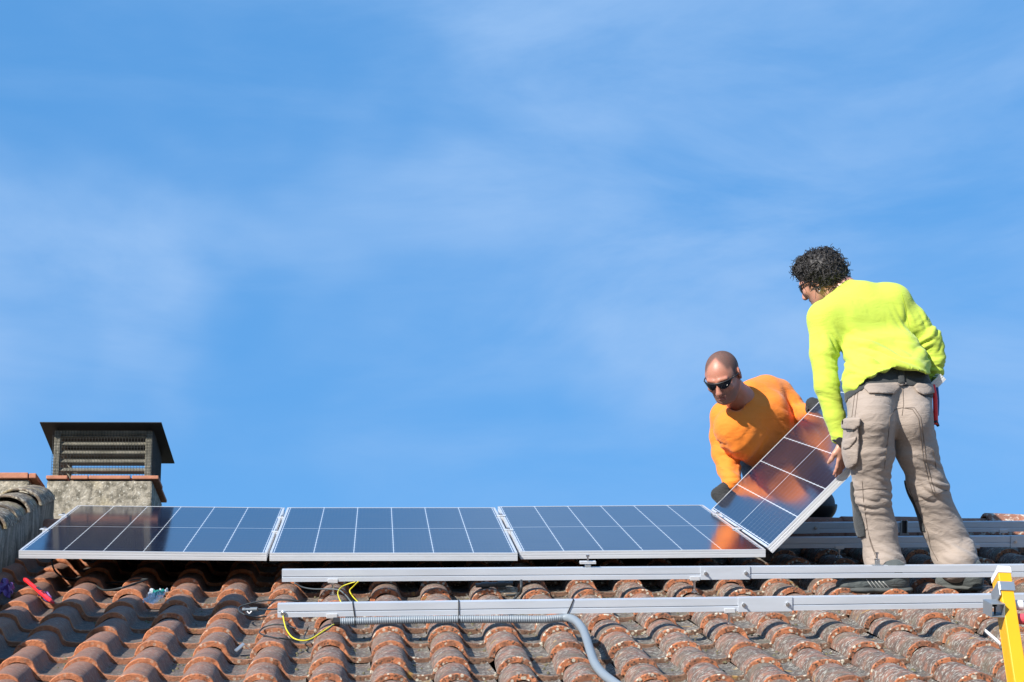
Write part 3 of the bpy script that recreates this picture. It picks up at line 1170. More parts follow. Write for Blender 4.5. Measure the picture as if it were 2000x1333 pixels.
for k, nm in ((0, 'first and second'), (1, 'second and third')):
    Mk, Ck = PANELS[k][1], PANELS[k][2]
    gapw = PANELS[k + 1][2].x - Ck.x - PW
    for v, wh in ((P3.y + 0.02 - Ck.y, 'front'), (P4.y + 0.02 - Ck.y, 'rear')):
        gap_clamp(Mk, PW / 2 + gapw / 2, v, f'{wh} clamp in the gap between the {nm} panels from the left')
for v, wh in ((P3.y + 0.02 - C3.y, 'front'), (P4.y + 0.02 - C3.y, 'rear')):
    gap_clamp(M3, PW / 2 + 0.002, v, f'{wh} clamp at the hinge line under the tilted panel')
for v, wh in ((P3.y + 0.02 - PANELS[0][2].y, 'front'), (P4.y + 0.02 - PANELS[0][2].y, 'rear')):
    gap_clamp(PANELS[0][1], -PW / 2 - 0.006, v, f'{wh} clamp on the free left edge of the leftmost panel')


# ------------------------------------------------------------------ conduit, ties and cables
def rp3(px, py, h):
    return MR @ roofpix(px, py, h)


def rail_line(M, P, px, dv, dh):
    return rail_pt(M, P, px, dv, dh)[1]


cpts = []
for px in range(664, 1100, 40):
    sag = 0.006 * math.sin((px - 664) / 110.0)
    cpts.append(rail_line(MR1, P1, px, -0.004, -RH - 0.020 + sag * 0.6))
cpts.append(rail_line(MR1, P1, 1105, -0.006, -RH - 0.016))
low = [(1124, 1213, .125), (1138, 1229, .118), (1146, 1249, .110), (1153, 1272, .105), (1162, 1296, .098), (1178, 1317, .095), (1200, 1334, .095), (1222, 1350, .095), (1240, 1366, .095)]
cpts += [rp3(*p) for p in low]
line = spline(cpts, 10)
# resample evenly for the corrugation
cum = np.concatenate([[0], np.cumsum([(q - p).length for p, q in zip(line, line[1:])])])
step = 0.00225
arr = np.array([tuple(p) for p in line])
ss_ = np.arange(0, cum[-1], step)
pts = [Vector([np.interp(s, cum, arr[:, i]) for i in range(3)]) for s in ss_]
bend = (rp3(1124, 1213, .12) - cpts[0]).length
rad = []
for i, p in enumerate(pts):
    k = (i % 4)
    rib = (0.0, 0.0026, 0.0026, 0.0)[k]
    fade = 1.0 if (p - cpts[0]).length < bend else 0.35
    rad.append(0.0145 + rib * fade + (0.0012 if fade < 1 else 0))
cd = thing('conduit', 'grey corrugated conduit under the lowest rail, bending down over the tiles', 'conduit', Matrix.Translation(cpts[0]))
part('corrugated_pipe', MB().tube(pts, rad, 14), M_CONDUIT, cd, smooth=True)
part('end_sleeve', MB().tube([cpts[0] + (cpts[0] - cpts[1]).normalized() * 0.026, cpts[0] + (cpts[0] - cpts[1]).normalized() * 0.001], 0.0185, 14), M_BLACK, cd, smooth=False)


def tie(px_t, px_b, label):
    lp = []
    x0, _ = rail_pt(MR1, P1, px_t, 0, 0)
    x1, _ = rail_pt(MR1, P1, px_b, 0, -RH)
    for x, dv, dh in ((x0, RD + .002, .002), (x0, -.002, .003), (x1 * .5 + x0 * .5, -0.003, -RH * .5), (x1, -.0035, -RH), (x1, -.022, -RH - .014), (x1, -.019, -RH - .036),
                      (x1, .006, -RH - .040), (x1, .020, -RH - .016), (x1, RD + .002, -RH - .002), (x0, RD + .002, .002)):
        lp.append(MR1 @ Vector((x, dv, dh)))
    t = part('cable_tie', MB().tube(lp, 0.0024, 6, False), M_BLACK, None, M=Matrix.Translation(lp[0]))
    tag(t, label, 'cable tie', 'black ties holding the conduit')


tie(689, 693, 'leftmost black cable tie round the lowest rail and conduit')
tie(896, 896, 'middle black cable tie, upright, round the lowest rail and conduit')
tie(1120, 1108, 'slanting black cable tie where the conduit bends down')


def cable(name, pts, r, mat, label, cat='cable', n=8):
    W = [rp3(*p) if len(p) == 3 else p[3] for p in pts]
    ln = spline(W, n)
    o = part(name, MB().tube(ln, r, 8), mat, None, smooth=True, M=Matrix.Translation(W[0]))
    return tag(o, label, cat)


gr = thing('earth_cable', 'yellow earthing wire looping down from a ring lug at the rail end', 'cable', Matrix.Translation(rail_line(MR1, P1, 553, -0.004, -0.036)))
A = rail_line(MR1, P1, 553, -0.006, -0.036)
n1 = (MR.to_3x3() @ Vector((0, -1, 0)))
rg = MB()
ring = [A + (MR.to_3x3() @ Vector((math.cos(a) * 0.0075, 0, math.sin(a) * 0.0075))) for a in np.linspace(0, 2 * math.pi, 18)]
rg.tube(ring, 0.0035, 8, False)
rg.cyl(A + n1 * -0.004, A + n1 * 0.006, 0.0045, 8)
part('ring_lug', rg, M_STEEL, gr)
part('yellow_wire', MB().tube(spline([A + MR.to_3x3() @ Vector((0, -0.002, -0.010)), rp3(555, 1215, .112), rp3(560, 1231, .095), rp3(572, 1246, .078), rp3(590, 1251.5, .070), rp3(608, 1248, .075), rp3(630, 1234, .095), rp3(652, 1220, .112)], 8), 0.0030, 8), M_YELLOW, gr, smooth=True)
cable('cable', [(578, 1228, .085), (560, 1222, .095), (535, 1220, .098), (515, 1226, .085), (507, 1236, .075), (522, 1243, .080), (548, 1247, .085), (575, 1250, .055), (600, 1249, .055), (622, 1241, .078), (640, 1230, .10), (650, 1222, .112)], 0.0032, M_CABLE, 'black cable looped over the tile below the left end of the lowest rail')
cable('cable', [(602, 1225, .085), (598, 1236, .06), (594, 1246, .05), (604, 1248, .05), (618, 1240, .07), (636, 1229, .09)], 0.0030, M_CABLE, 'short black cable tail lying in the pan beside the yellow wire')
cable('cable', [(585, 1174, .095), (558, 1172, .10), (525, 1173, .098), (492, 1178, .088), (470, 1185, .075), (466, 1192, .07), (476, 1200, .07), (500, 1206, .05), (520, 1204, .05)], 0.0034, M_CABLE, 'black cable loop on the tiles left of the lowest rail end')
mc = thing('cable_connector', 'grey plug connector with a white clip on a cable left of the rail end', 'connector', Matrix.Translation(rp3(490, 1190, .07)))
a, b, c = rp3(474, 1191, .065), rp3(503, 1190, .070), rp3(545, 1190, .10)
ax = (b - a).normalized()
part('plug_body', MB().tube([a, a + ax * 0.012, a + ax * 0.013, a + ax * 0.034, a + ax * 0.035, b], [0.008, 0.008, 0.0062, 0.0062, 0.009, 0.009], 10), mat_simple('grey plug plastic', (0.12, 0.145, 0.17), 0.4), mc, smooth=False)
part('lead', MB().tube(spline([b, rp3(520, 1191, .082), c], 6), 0.0034, 8), M_CABLE, mc, smooth=True)
q = rp3(487, 1197, .055)
part('clip', MB().tube([q + Vector((-.010, 0, .006)), q + Vector((0, 0, -.004)), q + Vector((.010, 0, .006))], 0.0032, 6), M_WHITEPL, mc)
cable('cable', [(102, 1084, .14), (102, 1100, .11), (107, 1115, .10), (120, 1126, .085), (140, 1130, .07), (165, 1134, .06), (183, 1142, .055), (200, 1152, .05), (215, 1153, .06), (240, 1148, .085), (265, 1140, .085), (283, 1134, .090), (288, 1132, .09), (275, 1132, .085), (250, 1135, .075), (225, 1138, .05), (192, 1139, .035)], 0.0046, M_CABLE, 'black cable hanging from the leftmost panel and doubling back over the tiles')
cable('cable', [(575, 1139, .13), (590, 1147, .11), (612, 1151, .10), (640, 1151, .10), (662, 1153, .10), (676, 1164, .085), (684, 1174, .075), (690, 1182, .06)], 0.0034, mat_simple('grey cable sheath', (0.10, 0.115, 0.12), 0.5), 'grey cable drooping below the left end of the second rail')
cable('earth_wire', [(694, 1137, .14), (680, 1141, .13), (667, 1147, .118), (660, 1157, .108), (662, 1168, .095), (668, 1180, .08)], 0.0026, M_YELLOW, 'left one of two yellow wires between the two lower rails')
cable('earth_wire', [(700, 1136, .14), (690, 1146, .11), (683, 1154, .09), (688, 1164, .075), (696, 1173, .07), (704, 1181, .07)], 0.0028, M_YELLOW, 'right one of two yellow wires between the two lower rails')
gl = thing('cable_gland', 'black and grey pipe gland lying on the tiles under the second rail', 'cable gland', Matrix.Translation(rp3(965, 1143, .10)))
a, b = rp3(929, 1144, .095), rp3(1002, 1140, .105)
d = b - a
part('gland_body', MB().tube([a, a + d * .14, a + d * .15, a + d * .36, a + d * .37, a + d * .58, a + d * .59, a + d * .80, a + d * .81, b], [.010, .010, .0145, .0145, .011, .011, .0145, .0145, .010, .010], 14), mat_simple('dark gland plastic', (0.07, 0.08, 0.085), 0.3), gl)
cable('cable', [(1018, 1134, .14), (1018, 1147, .115), (1017, 1157, .09), (1010, 1164, .07), (1004, 1172, .055), (1001, 1182, .05)], 0.0062, M_CABLE, 'thick black cable dropping from the second rail beside the gland', n=6)
cable('cable', [(1016, 1158, .085), (1005, 1162, .07), (990, 1163, .06), (972, 1161, .06)], 0.0045, M_CABLE, 'short black cable stub lying beside the broken tile piece', n=6)
sh = MB()
base = rp3(990, 1157, .066)
Ms = Matrix.Translation(base) @ MR @ Matrix.Rotation(0.25, 4, 'X')
poly = [(-.046, -.03), (-.01, -.05), (.045, -.04), (.052, .02), (.01, .05), (-.04, .03)]
sh.add([(x, y, 0) for x, y in poly] + [(x * .96, y * .96, .014) for x, y in poly], [(5, 4, 3, 2, 1, 0), (6, 7, 8, 9, 10, 11)] + [(i, (i + 1) % 6, 6 + (i + 1) % 6, 6 + i) for i in range(6)], Ms)
tag(part('tile_shard', sh, M_COPING, None, M=Ms, bevel=0.002), 'broken piece of tile lying in front of the gland', 'tile shard')

# ------------------------------------------------------------------ small things left on the tiles
a, b = rp3(48, 1131, .110), rp3(104, 1178, .075)
ax = (b - a)
L = ax.length
ax.normalize()
side = ax.cross(MR.to_3x3() @ Vector((0, 0, 1))).normalized()
up = side.cross(ax).normalized()
Mk = Matrix.Translation(a) @ Matrix((ax, side, up)).transposed().to_4x4()
kn = thing('utility_knife', 'red utility knife with black lettering lying across the tiles', 'utility knife', Mk)
mb = MB()
secs = [(0, .0085), (.01, .0125), (.045, .0135), (.07, .0115), (L * .6, .0135), (L * .85, .0125), (L, .007)]
n0 = len(mb.v)
for x, r in secs:
    for k in range(10):
        an = 2 * math.pi * k / 10
        mb.v.append(Mk @ Vector((x, math.cos(an) * r, math.sin(an) * r * .62)))
for i in range(len(secs) - 1):
    for k in range(10):
        mb.f.append((i * 10 + k, i * 10 + (k + 1) % 10, (i + 1) * 10 + (k + 1) % 10, (i + 1) * 10 + k))
mb.f += [tuple(range(9, -1, -1)), tuple(range((len(secs) - 1) * 10, len(secs) * 10))]
part('handle', mb, M_REDPL, kn, smooth=True)
mb = MB().box((L * .44, -.0075, .0086), (L * .56, .0075, .0105), Mk)
part('slider', mb, M_BLACK, kn, bevel=0.001)
mb = MB()
for i in range(6):                                         # worn black print, not legible
    x = L * .60 + i * .009
    mb.box((x, -.004 + (i % 2) * .002, .0087), (x + .005, .003 + (i % 3) * .001, .0092), Mk)
part('lettering', mb, M_BLACK, kn)


def crumple(name, corners, h_amp, mat, label, cat, seed, n=14, thick=0.0):
    """Crumpled sheet over four world corners."""
    a, b, c, d = [Vector(p) for p in corners]
    up = MR.to_3x3() @ Vector((0, 0, 1))
    mb = MB()
    for i in range(n + 1):
        for j in range(n + 1):
            s, t_ = i / n, j / n
            p = (a * (1 - s) + b * s) * (1 - t_) + (d * (1 - s) + c * s) * t_
            q = Vector((s * 4 + seed, t_ * 4, seed))
            mb.v.append(p + up * h_amp * (abs(noise.noise(q)) * 1.6 + 0.35 * abs(noise.noise(q * 2.7)) + 0.5 * math.sin(math.pi * s) * math.sin(math.pi * t_)) + Vector((noise.noise(q + Vector((9, 0, 0))), 0, 0)) * h_amp * .5)
    for i in range(n):
        for j in range(n):
            q = i * (n + 1) + j
            mb.f.append((q, q + n + 1, q + n + 2, q + 1))
    o = part(name, mb, mat, None, M=Matrix.Translation(a))
    return tag(o, label, cat)


crumple('film_scrap', (rp3(-20, 1168, .06), rp3(20, 1170, .06), rp3(31, 1150, .08), rp3(-20, 1150, .08)), 0.045, M_PURPLE, 'crumpled purple plastic film against the wall at the left edge', 'plastic film', 3)
crumple('film_scrap', (rp3(74, 1166, .055), rp3(96, 1178, .05), rp3(100, 1172, .05), rp3(80, 1162, .055)), 0.02, M_PURPLE, 'small purple film scrap under the red knife', 'plastic film', 5)
bagc = (rp3(279, 1181, .055), rp3(304, 1183, .060), rp3(329, 1158, .085), rp3(297, 1155, .075))
bag = thing('plastic_bag', 'clear plastic bag with a green printed label wedged between two tile barrels', 'plastic bag', Matrix.Translation(bagc[0]))
o1 = crumple('film', bagc, 0.030, M_FILM, None, None, 8)
inner = [bagc[0] * .66 + bagc[2] * .34 + Vector((0.0, 0, .018)), bagc[1] * .5 + bagc[2] * .5 + Vector((0, 0, .016)), bagc[2] * .85 + bagc[0] * .15 + Vector((0, 0, .016)), bagc[3] * .75 + bagc[1] * .25 + Vector((0, 0, .018))]
o2 = crumple('printed_label', inner, 0.010, M_GREEN, None, None, 9, 8)
for o in (o1, o2):
    Mo = WM[o.name]
    o.parent = bag
    o.matrix_local = WM[bag.name].inverted() @ Mo
pk = rp3(476, 1274, .03)
br = thing('loose_bracket', 'small bent zinc bracket lying loose in a tile pan', 'bracket', Matrix.Translation(pk) @ MR @ Matrix.Rotation(0.3, 4, 'Z'))
Mb = WM[br.name]
mb = MB()
for s in (-1, 1):
    mb.add([Mb @ Vector(p) for p in ((0, -.018, .030), (s * .032, -.018, .004), (s * .032, .018, .004), (0, .018, .030), (0, -.018, .034), (s * .034, -.018, .007), (s * .034, .018, .007), (0, .018, .034))],
           [(0, 1, 2, 3), (4, 7, 6, 5), (0, 4, 5, 1), (1, 5, 6, 2), (2, 6, 7, 3)])
part('bracket_plate', mb, M_GREY, br)

# ------------------------------------------------------------------ ladder at the right edge
La, Lb = pix(1942, 1112, 6.10), pix(1975, 1333, 5.88)
ax = (Lb - La).normalized()
uu = MR.to_3x3() @ Vector((1, 0, 0))
uu = (uu - ax * uu.dot(ax)).normalized()
nn_ = uu.cross(ax).normalized()
ML = Matrix.Translation(La) @ Matrix((uu, ax, nn_)).transposed().to_4x4()     # x across, y down the stile, z towards the back
lad = thing('ladder', 'yellow fibreglass ladder with a grey bracket, leaning at the right edge of the roof', 'ladder', ML)
LEN = 4.2
for off in (0.0, 0.46):
    mb = MB()
    w_ = 0.040
    sgn = 1 if off == 0 else -1
    # channel section: web facing the camera side, flanges towards the inside
    mb.box((off, 0.03, -0.034), (off + w_, LEN, -0.028), ML)
    x0 = off if off == 0 else off + w_ - 0.006
    mb.box((x0, 0.03, -0.0279), (x0 + 0.006, LEN, 0.034), ML)
    mb.box((off, 0.03, 0.0341), (off + w_, LEN, 0.040), ML)
    st = part('stile', mb, M_LADDER, lad, bevel=0.002)
    mb = MB()
    mb.box((off - 0.002, 0.010, -0.037), (off + w_ + 0.002, 0.030, 0.043), ML)
    mb.cyl(ML @ Vector((off - 0.0, 0.012, -0.028)), ML @ Vector((off + w_, 0.012, -0.028)), 0.009, 10)
    part('end_cap', mb, M_WHITEPL, st, bevel=0.005)
    mb = MB().box((off - 0.004, 0.062, -0.039), (off + w_ + 0.004, 0.094, -0.0345), ML)
    mb.box((off - 0.008, 0.062, -0.039), (off - 0.003, 0.112, 0.045), ML)
    part('grey_bracket', mb, M_GREY, st, bevel=0.002)
# rungs
mb = MB()
mb.cyl(ML @ Vector((0.045, 0.172, 0.0)), ML @ Vector((0.459, 0.172, 0.0)), 0.017, 18)
part('rung', mb, M_PINK, lad, smooth=False, label='faded red round rung')
mb = MB()
mb.cyl(ML @ Vector((0.045, 0.126, -0.004)), ML @ Vector((0.068, 0.126, -0.004)), 0.016, 18)
part('rung_sleeve', mb, M_WHITEPL, lad)
for y in (0.45, 0.73, 1.01, 1.29, 1.57, 1.85, 2.13, 2.41, 2.69, 2.97, 3.25, 3.53, 3.81):
    mb = MB().cyl(ML @ Vector((0.052, y, 0.0)), ML @ Vector((0.456, y, 0.0)), 0.019, 18)
    part('rung', mb, M_GREY, lad)
# square hollow hook tube on the outer side
mb = MB()
c = ML @ Vector((-0.023, 0.136, 0.0))
Mh = Matrix.Translation(c) @ MR
o_, i_ = 0.0215, 0.0185
for (x0, z0, x1, z1) in ((-o_, -o_, o_, -i_), (-o_, i_, o_, o_), (-o_, -i_, -i_, i_), (i_, -i_, o_, i_)):
    mb.box((x0, -0.055, z0), (x1, 0.03, z1), Mh)
part('hook_tube', mb, M_GREY, lad, bevel=0.001)
mb = MB().box((-0.016, -0.004, 0.004), (0.012, 0.0, 0.009), Mh)
mb.box((0.003, -0.006, -0.018), (0.008, -0.001, 0.0035), Mh)
part('hook_key', mb, M_DARKMETAL, lad)
a, b = rp3(1925, 1233, .09), rp3(1953, 1257, .088)
ax = (b - a).normalized()
stp = MB().tube([a, b], 0.0085, 4, True, 0.5)
tag(part('plastic_strip', stp, M_WHITEPL, None, M=Matrix.Translation(a)), 'short white plastic strip lying on a tile left of the ladder', 'plastic strip')


# ------------------------------------------------------------------ people: signed distance fields turned into one mesh each
class SDF:
    def __init__(self, vox):
        self.vox = vox
        self.prims = []

    def cap(self, a, b, ra, rb, k=0.03, op='u', flat=None):
        self.prims.append(('cap', np.array(a, dtype=np.float64), np.array(b, dtype=np.float64), ra, rb, k, op, flat))
        return self

    def chain(self, pts, rs, k=0.03, op='u', flat=None):
        for i in range(len(pts) - 1):
            self.cap(pts[i], pts[i + 1], rs[i], rs[i + 1], k, op, flat)
        return self

    def ell(self, c, axes, rad, k=0.02, op='u'):
        """axes: three unit vectors, rad: three radii"""
        self.prims.append(('ell', np.array(c, dtype=np.float64), np.array([list(a) for a in axes], dtype=np.float64), np.array(rad), None, k, op, None))
        return self

    def bounds(self, pad=0.03):
        lo, hi = np.full(3, 1e9), np.full(3, -1e9)
        for p in self.prims:
            if p[6] != 'u':
                continue
            if p[0] == 'cap':
                r = max(p[3], p[4])
                for q in (p[1], p[2]):
                    lo = np.minimum(lo, q - r)
                    hi = np.maximum(hi, q + r)
            else:
                r = p[3].max()
                lo = np.minimum(lo, p[1] - r)
                hi = np.maximum(hi, p[1] + r)
        return lo - pad, hi + pad

    def build(self):
        lo, hi = self.bounds()
        n = np.ceil((hi - lo) / self.vox).astype(int) + 1
        self.lo = lo
        self.ax = [lo[i] + np.arange(n[i]) * self.vox for i in range(3)]
        F = np.full(n, 0.25, dtype=np.float32)
        for kind, a, b, c, d, k, op, flat in self.prims:
            if kind == 'cap':
                r = max(c, d)
                plo, phi = np.minimum(a, b) - r, np.maximum(a, b) + r
            else:
                r = c.max()
                plo, phi = a - r, a + r
            m = k + 0.02
            i0 = np.maximum(((plo - m - lo) / self.vox).astype(int), 0)
            i1 = np.minimum(np.ceil((phi + m - lo) / self.vox).astype(int) + 1, n)
            if (i1 <= i0).any():
                continue
            X = self.ax[0][i0[0]:i1[0], None, None]
            Y = self.ax[1][None, i0[1]:i1[1], None]
            Z = self.ax[2][None, None, i0[2]:i1[2]]
            if kind == 'cap':
                ab = b - a
                L2 = float(ab @ ab) + 1e-12
                px, py, pz = X - a[0], Y - a[1], Z - a[2]
                t = np.clip((px * ab[0] + py * ab[1] + pz * ab[2]) / L2, 0, 1)
                dx, dy, dz = px - t * ab[0], py - t * ab[1], pz - t * ab[2]
                if flat is not None:
                    nv, s = np.array(flat[0]), flat[1]
                    dn = (dx * nv[0] + dy * nv[1] + dz * nv[2]) * (1 / s - 1)
                    dx, dy, dz = dx + dn * nv[0], dy + dn * nv[1], dz + dn * nv[2]
                D = np.sqrt(dx * dx + dy * dy + dz * dz) - (c + (d - c) * t)
            else:
                px, py, pz = X - a[0], Y - a[1], Z - a[2]
                q0 = (px * b[0][0] + py * b[0][1] + pz * b[0][2]) / c[0]
                q1 = (px * b[1][0] + py * b[1][1] + pz * b[1][2]) / c[1]
                q2 = (px * b[2][0] + py * b[2][1] + pz * b[2][2]) / c[2]
                k0 = np.sqrt(q0 * q0 + q1 * q1 + q2 * q2)
                k1 = np.sqrt((q0 / c[0]) ** 2 + (q1 / c[1]) ** 2 + (q2 / c[2]) ** 2) + 1e-9
                D = k0 * (k0 - 1) / k1
            S = F[i0[0]:i1[0], i0[1]:i1[1], i0[2]:i1[2]]
            if op == 'u':
                h = np.maximum(k - np.abs(S - D), 0) / k
                S[...] = np.minimum(S, D) - h * h * k / 4
            else:                                            # carve
                D = -D
                h = np.maximum(k - np.abs(S - D), 0) / k
                S[...] = np.maximum(S, D) + h * h * k / 4
        self.F = F
        return self

    def grid(self):
        return np.stack(np.meshgrid(*self.ax, indexing='ij'), axis=-1)

    def proj(self):
        if not hasattr(self, '_pj'):
            self._pj = proj(self.grid())
        return self._pj


def surface_nets(F, lo, vox):
    """Quads over the zero level of F."""
    S = F < 0
    n = np.array(F.shape)
    c = n - 1
    acc = np.zeros((*c, 3), dtype=np.float32)
    cnt = np.zeros(c, dtype=np.int16)
    offs = [(0, 0), (0, 1), (1, 0), (1, 1)]
    for ax in range(3):
        o1, o2 = [i for i in range(3) if i != ax]
        for a, b in offs:
            s0 = [None] * 3
            s1 = [None] * 3
            for d, v in ((o1, a), (o2, b)):
                s0[d] = slice(v, v + c[d])
                s1[d] = slice(v, v + c[d])
            s0[ax] = slice(0, c[ax])
            s1[ax] = slice(1, n[ax])
            A, B = F[tuple(s0)], F[tuple(s1)]
            x = (A < 0) != (B < 0)
            idx = np.nonzero(x)
            t = A[idx] / (A[idx] - B[idx])
            acc[(*idx, ax)] += t
            if a:
                acc[(*idx, o1)] += 1
            if b:
                acc[(*idx, o2)] += 1
            cnt[idx] += 1
    act = cnt > 0
    ids = np.full(c, -1, dtype=np.int64)
    pos = np.nonzero(act)
    ids[pos] = np.arange(len(pos[0]))
    P = np.stack(pos, axis=-1) + acc[pos] / cnt[pos][:, None]
    V = lo + P * vox
    quads = []
    for ax in range(3):
        o1, o2 = (ax + 1) % 3, (ax + 2) % 3
        s0 = [slice(1, c[i]) for i in range(3)]
        s1 = [slice(1, c[i]) for i in range(3)]
        s0[ax] = slice(0, c[ax])
        s1[ax] = slice(1, n[ax])
        A, B = S[tuple(s0)], S[tuple(s1)]
        e = np.nonzero(A != B)
        base = [e[i] + (0 if i == ax else 1) for i in range(3)]

        def cell(d1, d2):
            q = [b.copy() for b in base]
            q[o1] -= d1
            q[o2] -= d2
            return ids[tuple(q)]
        q = np.stack([cell(1, 1), cell(0, 1), cell(0, 0), cell(1, 0)], axis=-1)
        ins = A[e]
        q[~ins] = q[~ins][:, ::-1]
        quads.append(q)
    Q = np.concatenate(quads)
    Q = Q[(Q >= 0).all(axis=1)]
    return V, Q


def sdf_obj(name, F, lo, vox, mat, parent, relax=1, disp=None, label=None):
    V, Q = surface_nets(F, lo, vox)
    # light relaxation
    for _ in range(relax):
        s = np.zeros_like(V)
        k = np.zeros(len(V))
        for a, b in ((0, 1), (1, 2), (2, 3), (3, 0)):
            np.add.at(s, Q[:, a], V[Q[:, b]])
            np.add.at(s, Q[:, b], V[Q[:, a]])
            np.add.at(k, Q[:, a], 1)
            np.add.at(k, Q[:, b], 1)
        V = V * 0.5 + (s / np.maximum(k, 1)[:, None]) * 0.5
    if disp is not None:
        nrm = np.zeros_like(V)
        fn = np.cross(V[Q[:, 2]] - V[Q[:, 0]], V[Q[:, 3]] - V[Q[:, 1]])
        for a in range(4):
            np.add.at(nrm, Q[:, a], fn)
        nrm /= np.linalg.norm(nrm, axis=1)[:, None] + 1e-12
        V = V + nrm * disp(V)[:, None]
    Mi = np.array(WM[parent.name].inverted())
    L = V @ Mi[:3, :3].T + Mi[:3, 3]
    me = bpy.data.meshes.new(name)
    me.vertices.add(len(L))
    me.vertices.foreach_set('co', L.astype(np.float32).ravel())
    me.loops.add(len(Q) * 4)
    me.loops.foreach_set('vertex_index', Q.astype(np.int32).ravel())
    me.polygons.add(len(Q))
    me.polygons.foreach_set('loop_start', np.arange(0, len(Q) * 4, 4, dtype=np.int32))
    me.polygons.foreach_set('use_smooth', np.ones(len(Q), dtype=bool))
    me.materials.append(mat)
    me.update(calc_edges=True)
    me.validate()
    o = bpy.data.objects.new(name, me)
    reg(o, WM[parent.name], parent)
    if label:
        o['label'] = label
    return o, V, Q


def poly_mask(px, py, poly):
    """Signed distance in pixels to a polygon, negative inside."""
    x, y = px.astype(np.float32), py.astype(np.float32)
    d = np.full(x.shape, 1e9, dtype=np.float32)
    s = np.ones(x.shape, dtype=np.int8)
    n = len(poly)
    for i in range(n):
        (ax, ay), (bx, by) = poly[i], poly[(i + 1) % n]
        ex, ey = bx - ax, by - ay
        wx, wy = x - ax, y - ay
        t = np.clip((wx * ex + wy * ey) / (ex * ex + ey * ey), 0, 1)
        d = np.minimum(d, (wx - ex * t) ** 2 + (wy - ey * t) ** 2)
        c1, c2, c3 = y >= ay, y < by, ex * wy > ey * wx
        fl = (c1 & c2 & c3) | (~c1 & ~c2 & ~c3)
        s[fl] *= -1
    return np.sqrt(d) * s


def crop(F, lo, vox, pad=2):
    idx = np.nonzero(F < 0)
    if len(idx[0]) == 0:
        return F, lo
    a = [max(i.min() - pad, 0) for i in idx]
    b = [min(i.max() + pad + 1, F.shape[k]) for k, i in enumerate(idx)]
    return F[a[0]:b[0], a[1]:b[1], a[2]:b[2]], lo + np.array(a) * vox


def patch(name, sdf, off, mask, mat, parent, relax=1, disp=None, label=None, base=None):
    """A layer laid over a field: the field grown by off, kept where mask < 0."""
    F = np.maximum((sdf.F if base is None else base) - off, mask).astype(np.float32)
    F, lo = crop(F, sdf.lo, sdf.vox)
    return sdf_obj(name, F, lo, sdf.vox, mat, parent, relax, disp, label)


def nz3(V, f, seed=0.0, stretch=(1, 1, 1)):
    out = np.empty(len(V))
    s = Vector((seed, seed * 1.7, seed * 0.3))
    for i, p in enumerate(V):
        out[i] = noise.noise(Vector((p[0] * f * stretch[0], p[1] * f * stretch[1], p[2] * f * stretch[2])) + s)
    return out


def seg_dist(V, a, b):
    a, b = np.array(a), np.array(b)
    ab = b - a
    t = np.clip(((V - a) @ ab) / (ab @ ab), 0, 1)
    return np.linalg.norm(V - a - t[:, None] * ab, axis=1), ((V - a) @ ab) / math.sqrt(ab @ ab)


def fold(V, centre, axis, spread, period, amp, seed=0):
    """Irregular creases across an axis, fading with distance from a centre point."""
    c, ax = np.array(centre), np.array(Vector(axis).normalized())
    d = V - c
    r2 = (d * d).sum(axis=1)
    w_ = np.exp(-r2 / (spread * spread))
    k = np.nonzero(w_ > 0.03)[0]
    out = np.zeros(len(V))
    e1 = np.array(Vector(ax).orthogonal().normalized())
    e2 = np.cross(ax, e1)
    t = d[k] @ ax / period * 1.15
    p, q = d[k] @ e1 / period * 0.30, d[k] @ e2 / period * 0.30
    for n_, i in enumerate(k):
        a = noise.noise(Vector((t[n_] + seed * 7.3, p[n_] + seed * 1.9, q[n_])))
        b2 = noise.noise(Vector((t[n_] * 2.1 + seed, p[n_] * 2, q[n_] * 2 + 5)))
        out[i] = (abs(a) * 2.6 - 0.62) + 0.35 * b2
    return amp * out * w_


CR = np.array(CAMW.to_3x3() @ Vector((1, 0, 0)))
CU = np.array(CAMW.to_3x3() @ Vector((0, 1, 0)))
CF = np.array(CAMW.to_3x3() @ Vector((0, 0, -1)))


def camdir(r, u, f):
    v = CR * r + CU * u + CF * f
    return v / np.linalg.norm(v)


def J(px, py, D):
    return np.array(pix(px, py, D))


def JY(px, py, D):
    t = min(1.0, max(0.0, (py - 850) / 250.0))
    return J(px, py, D + 0.035 + 0.085 * t * t * (3 - 2 * t))


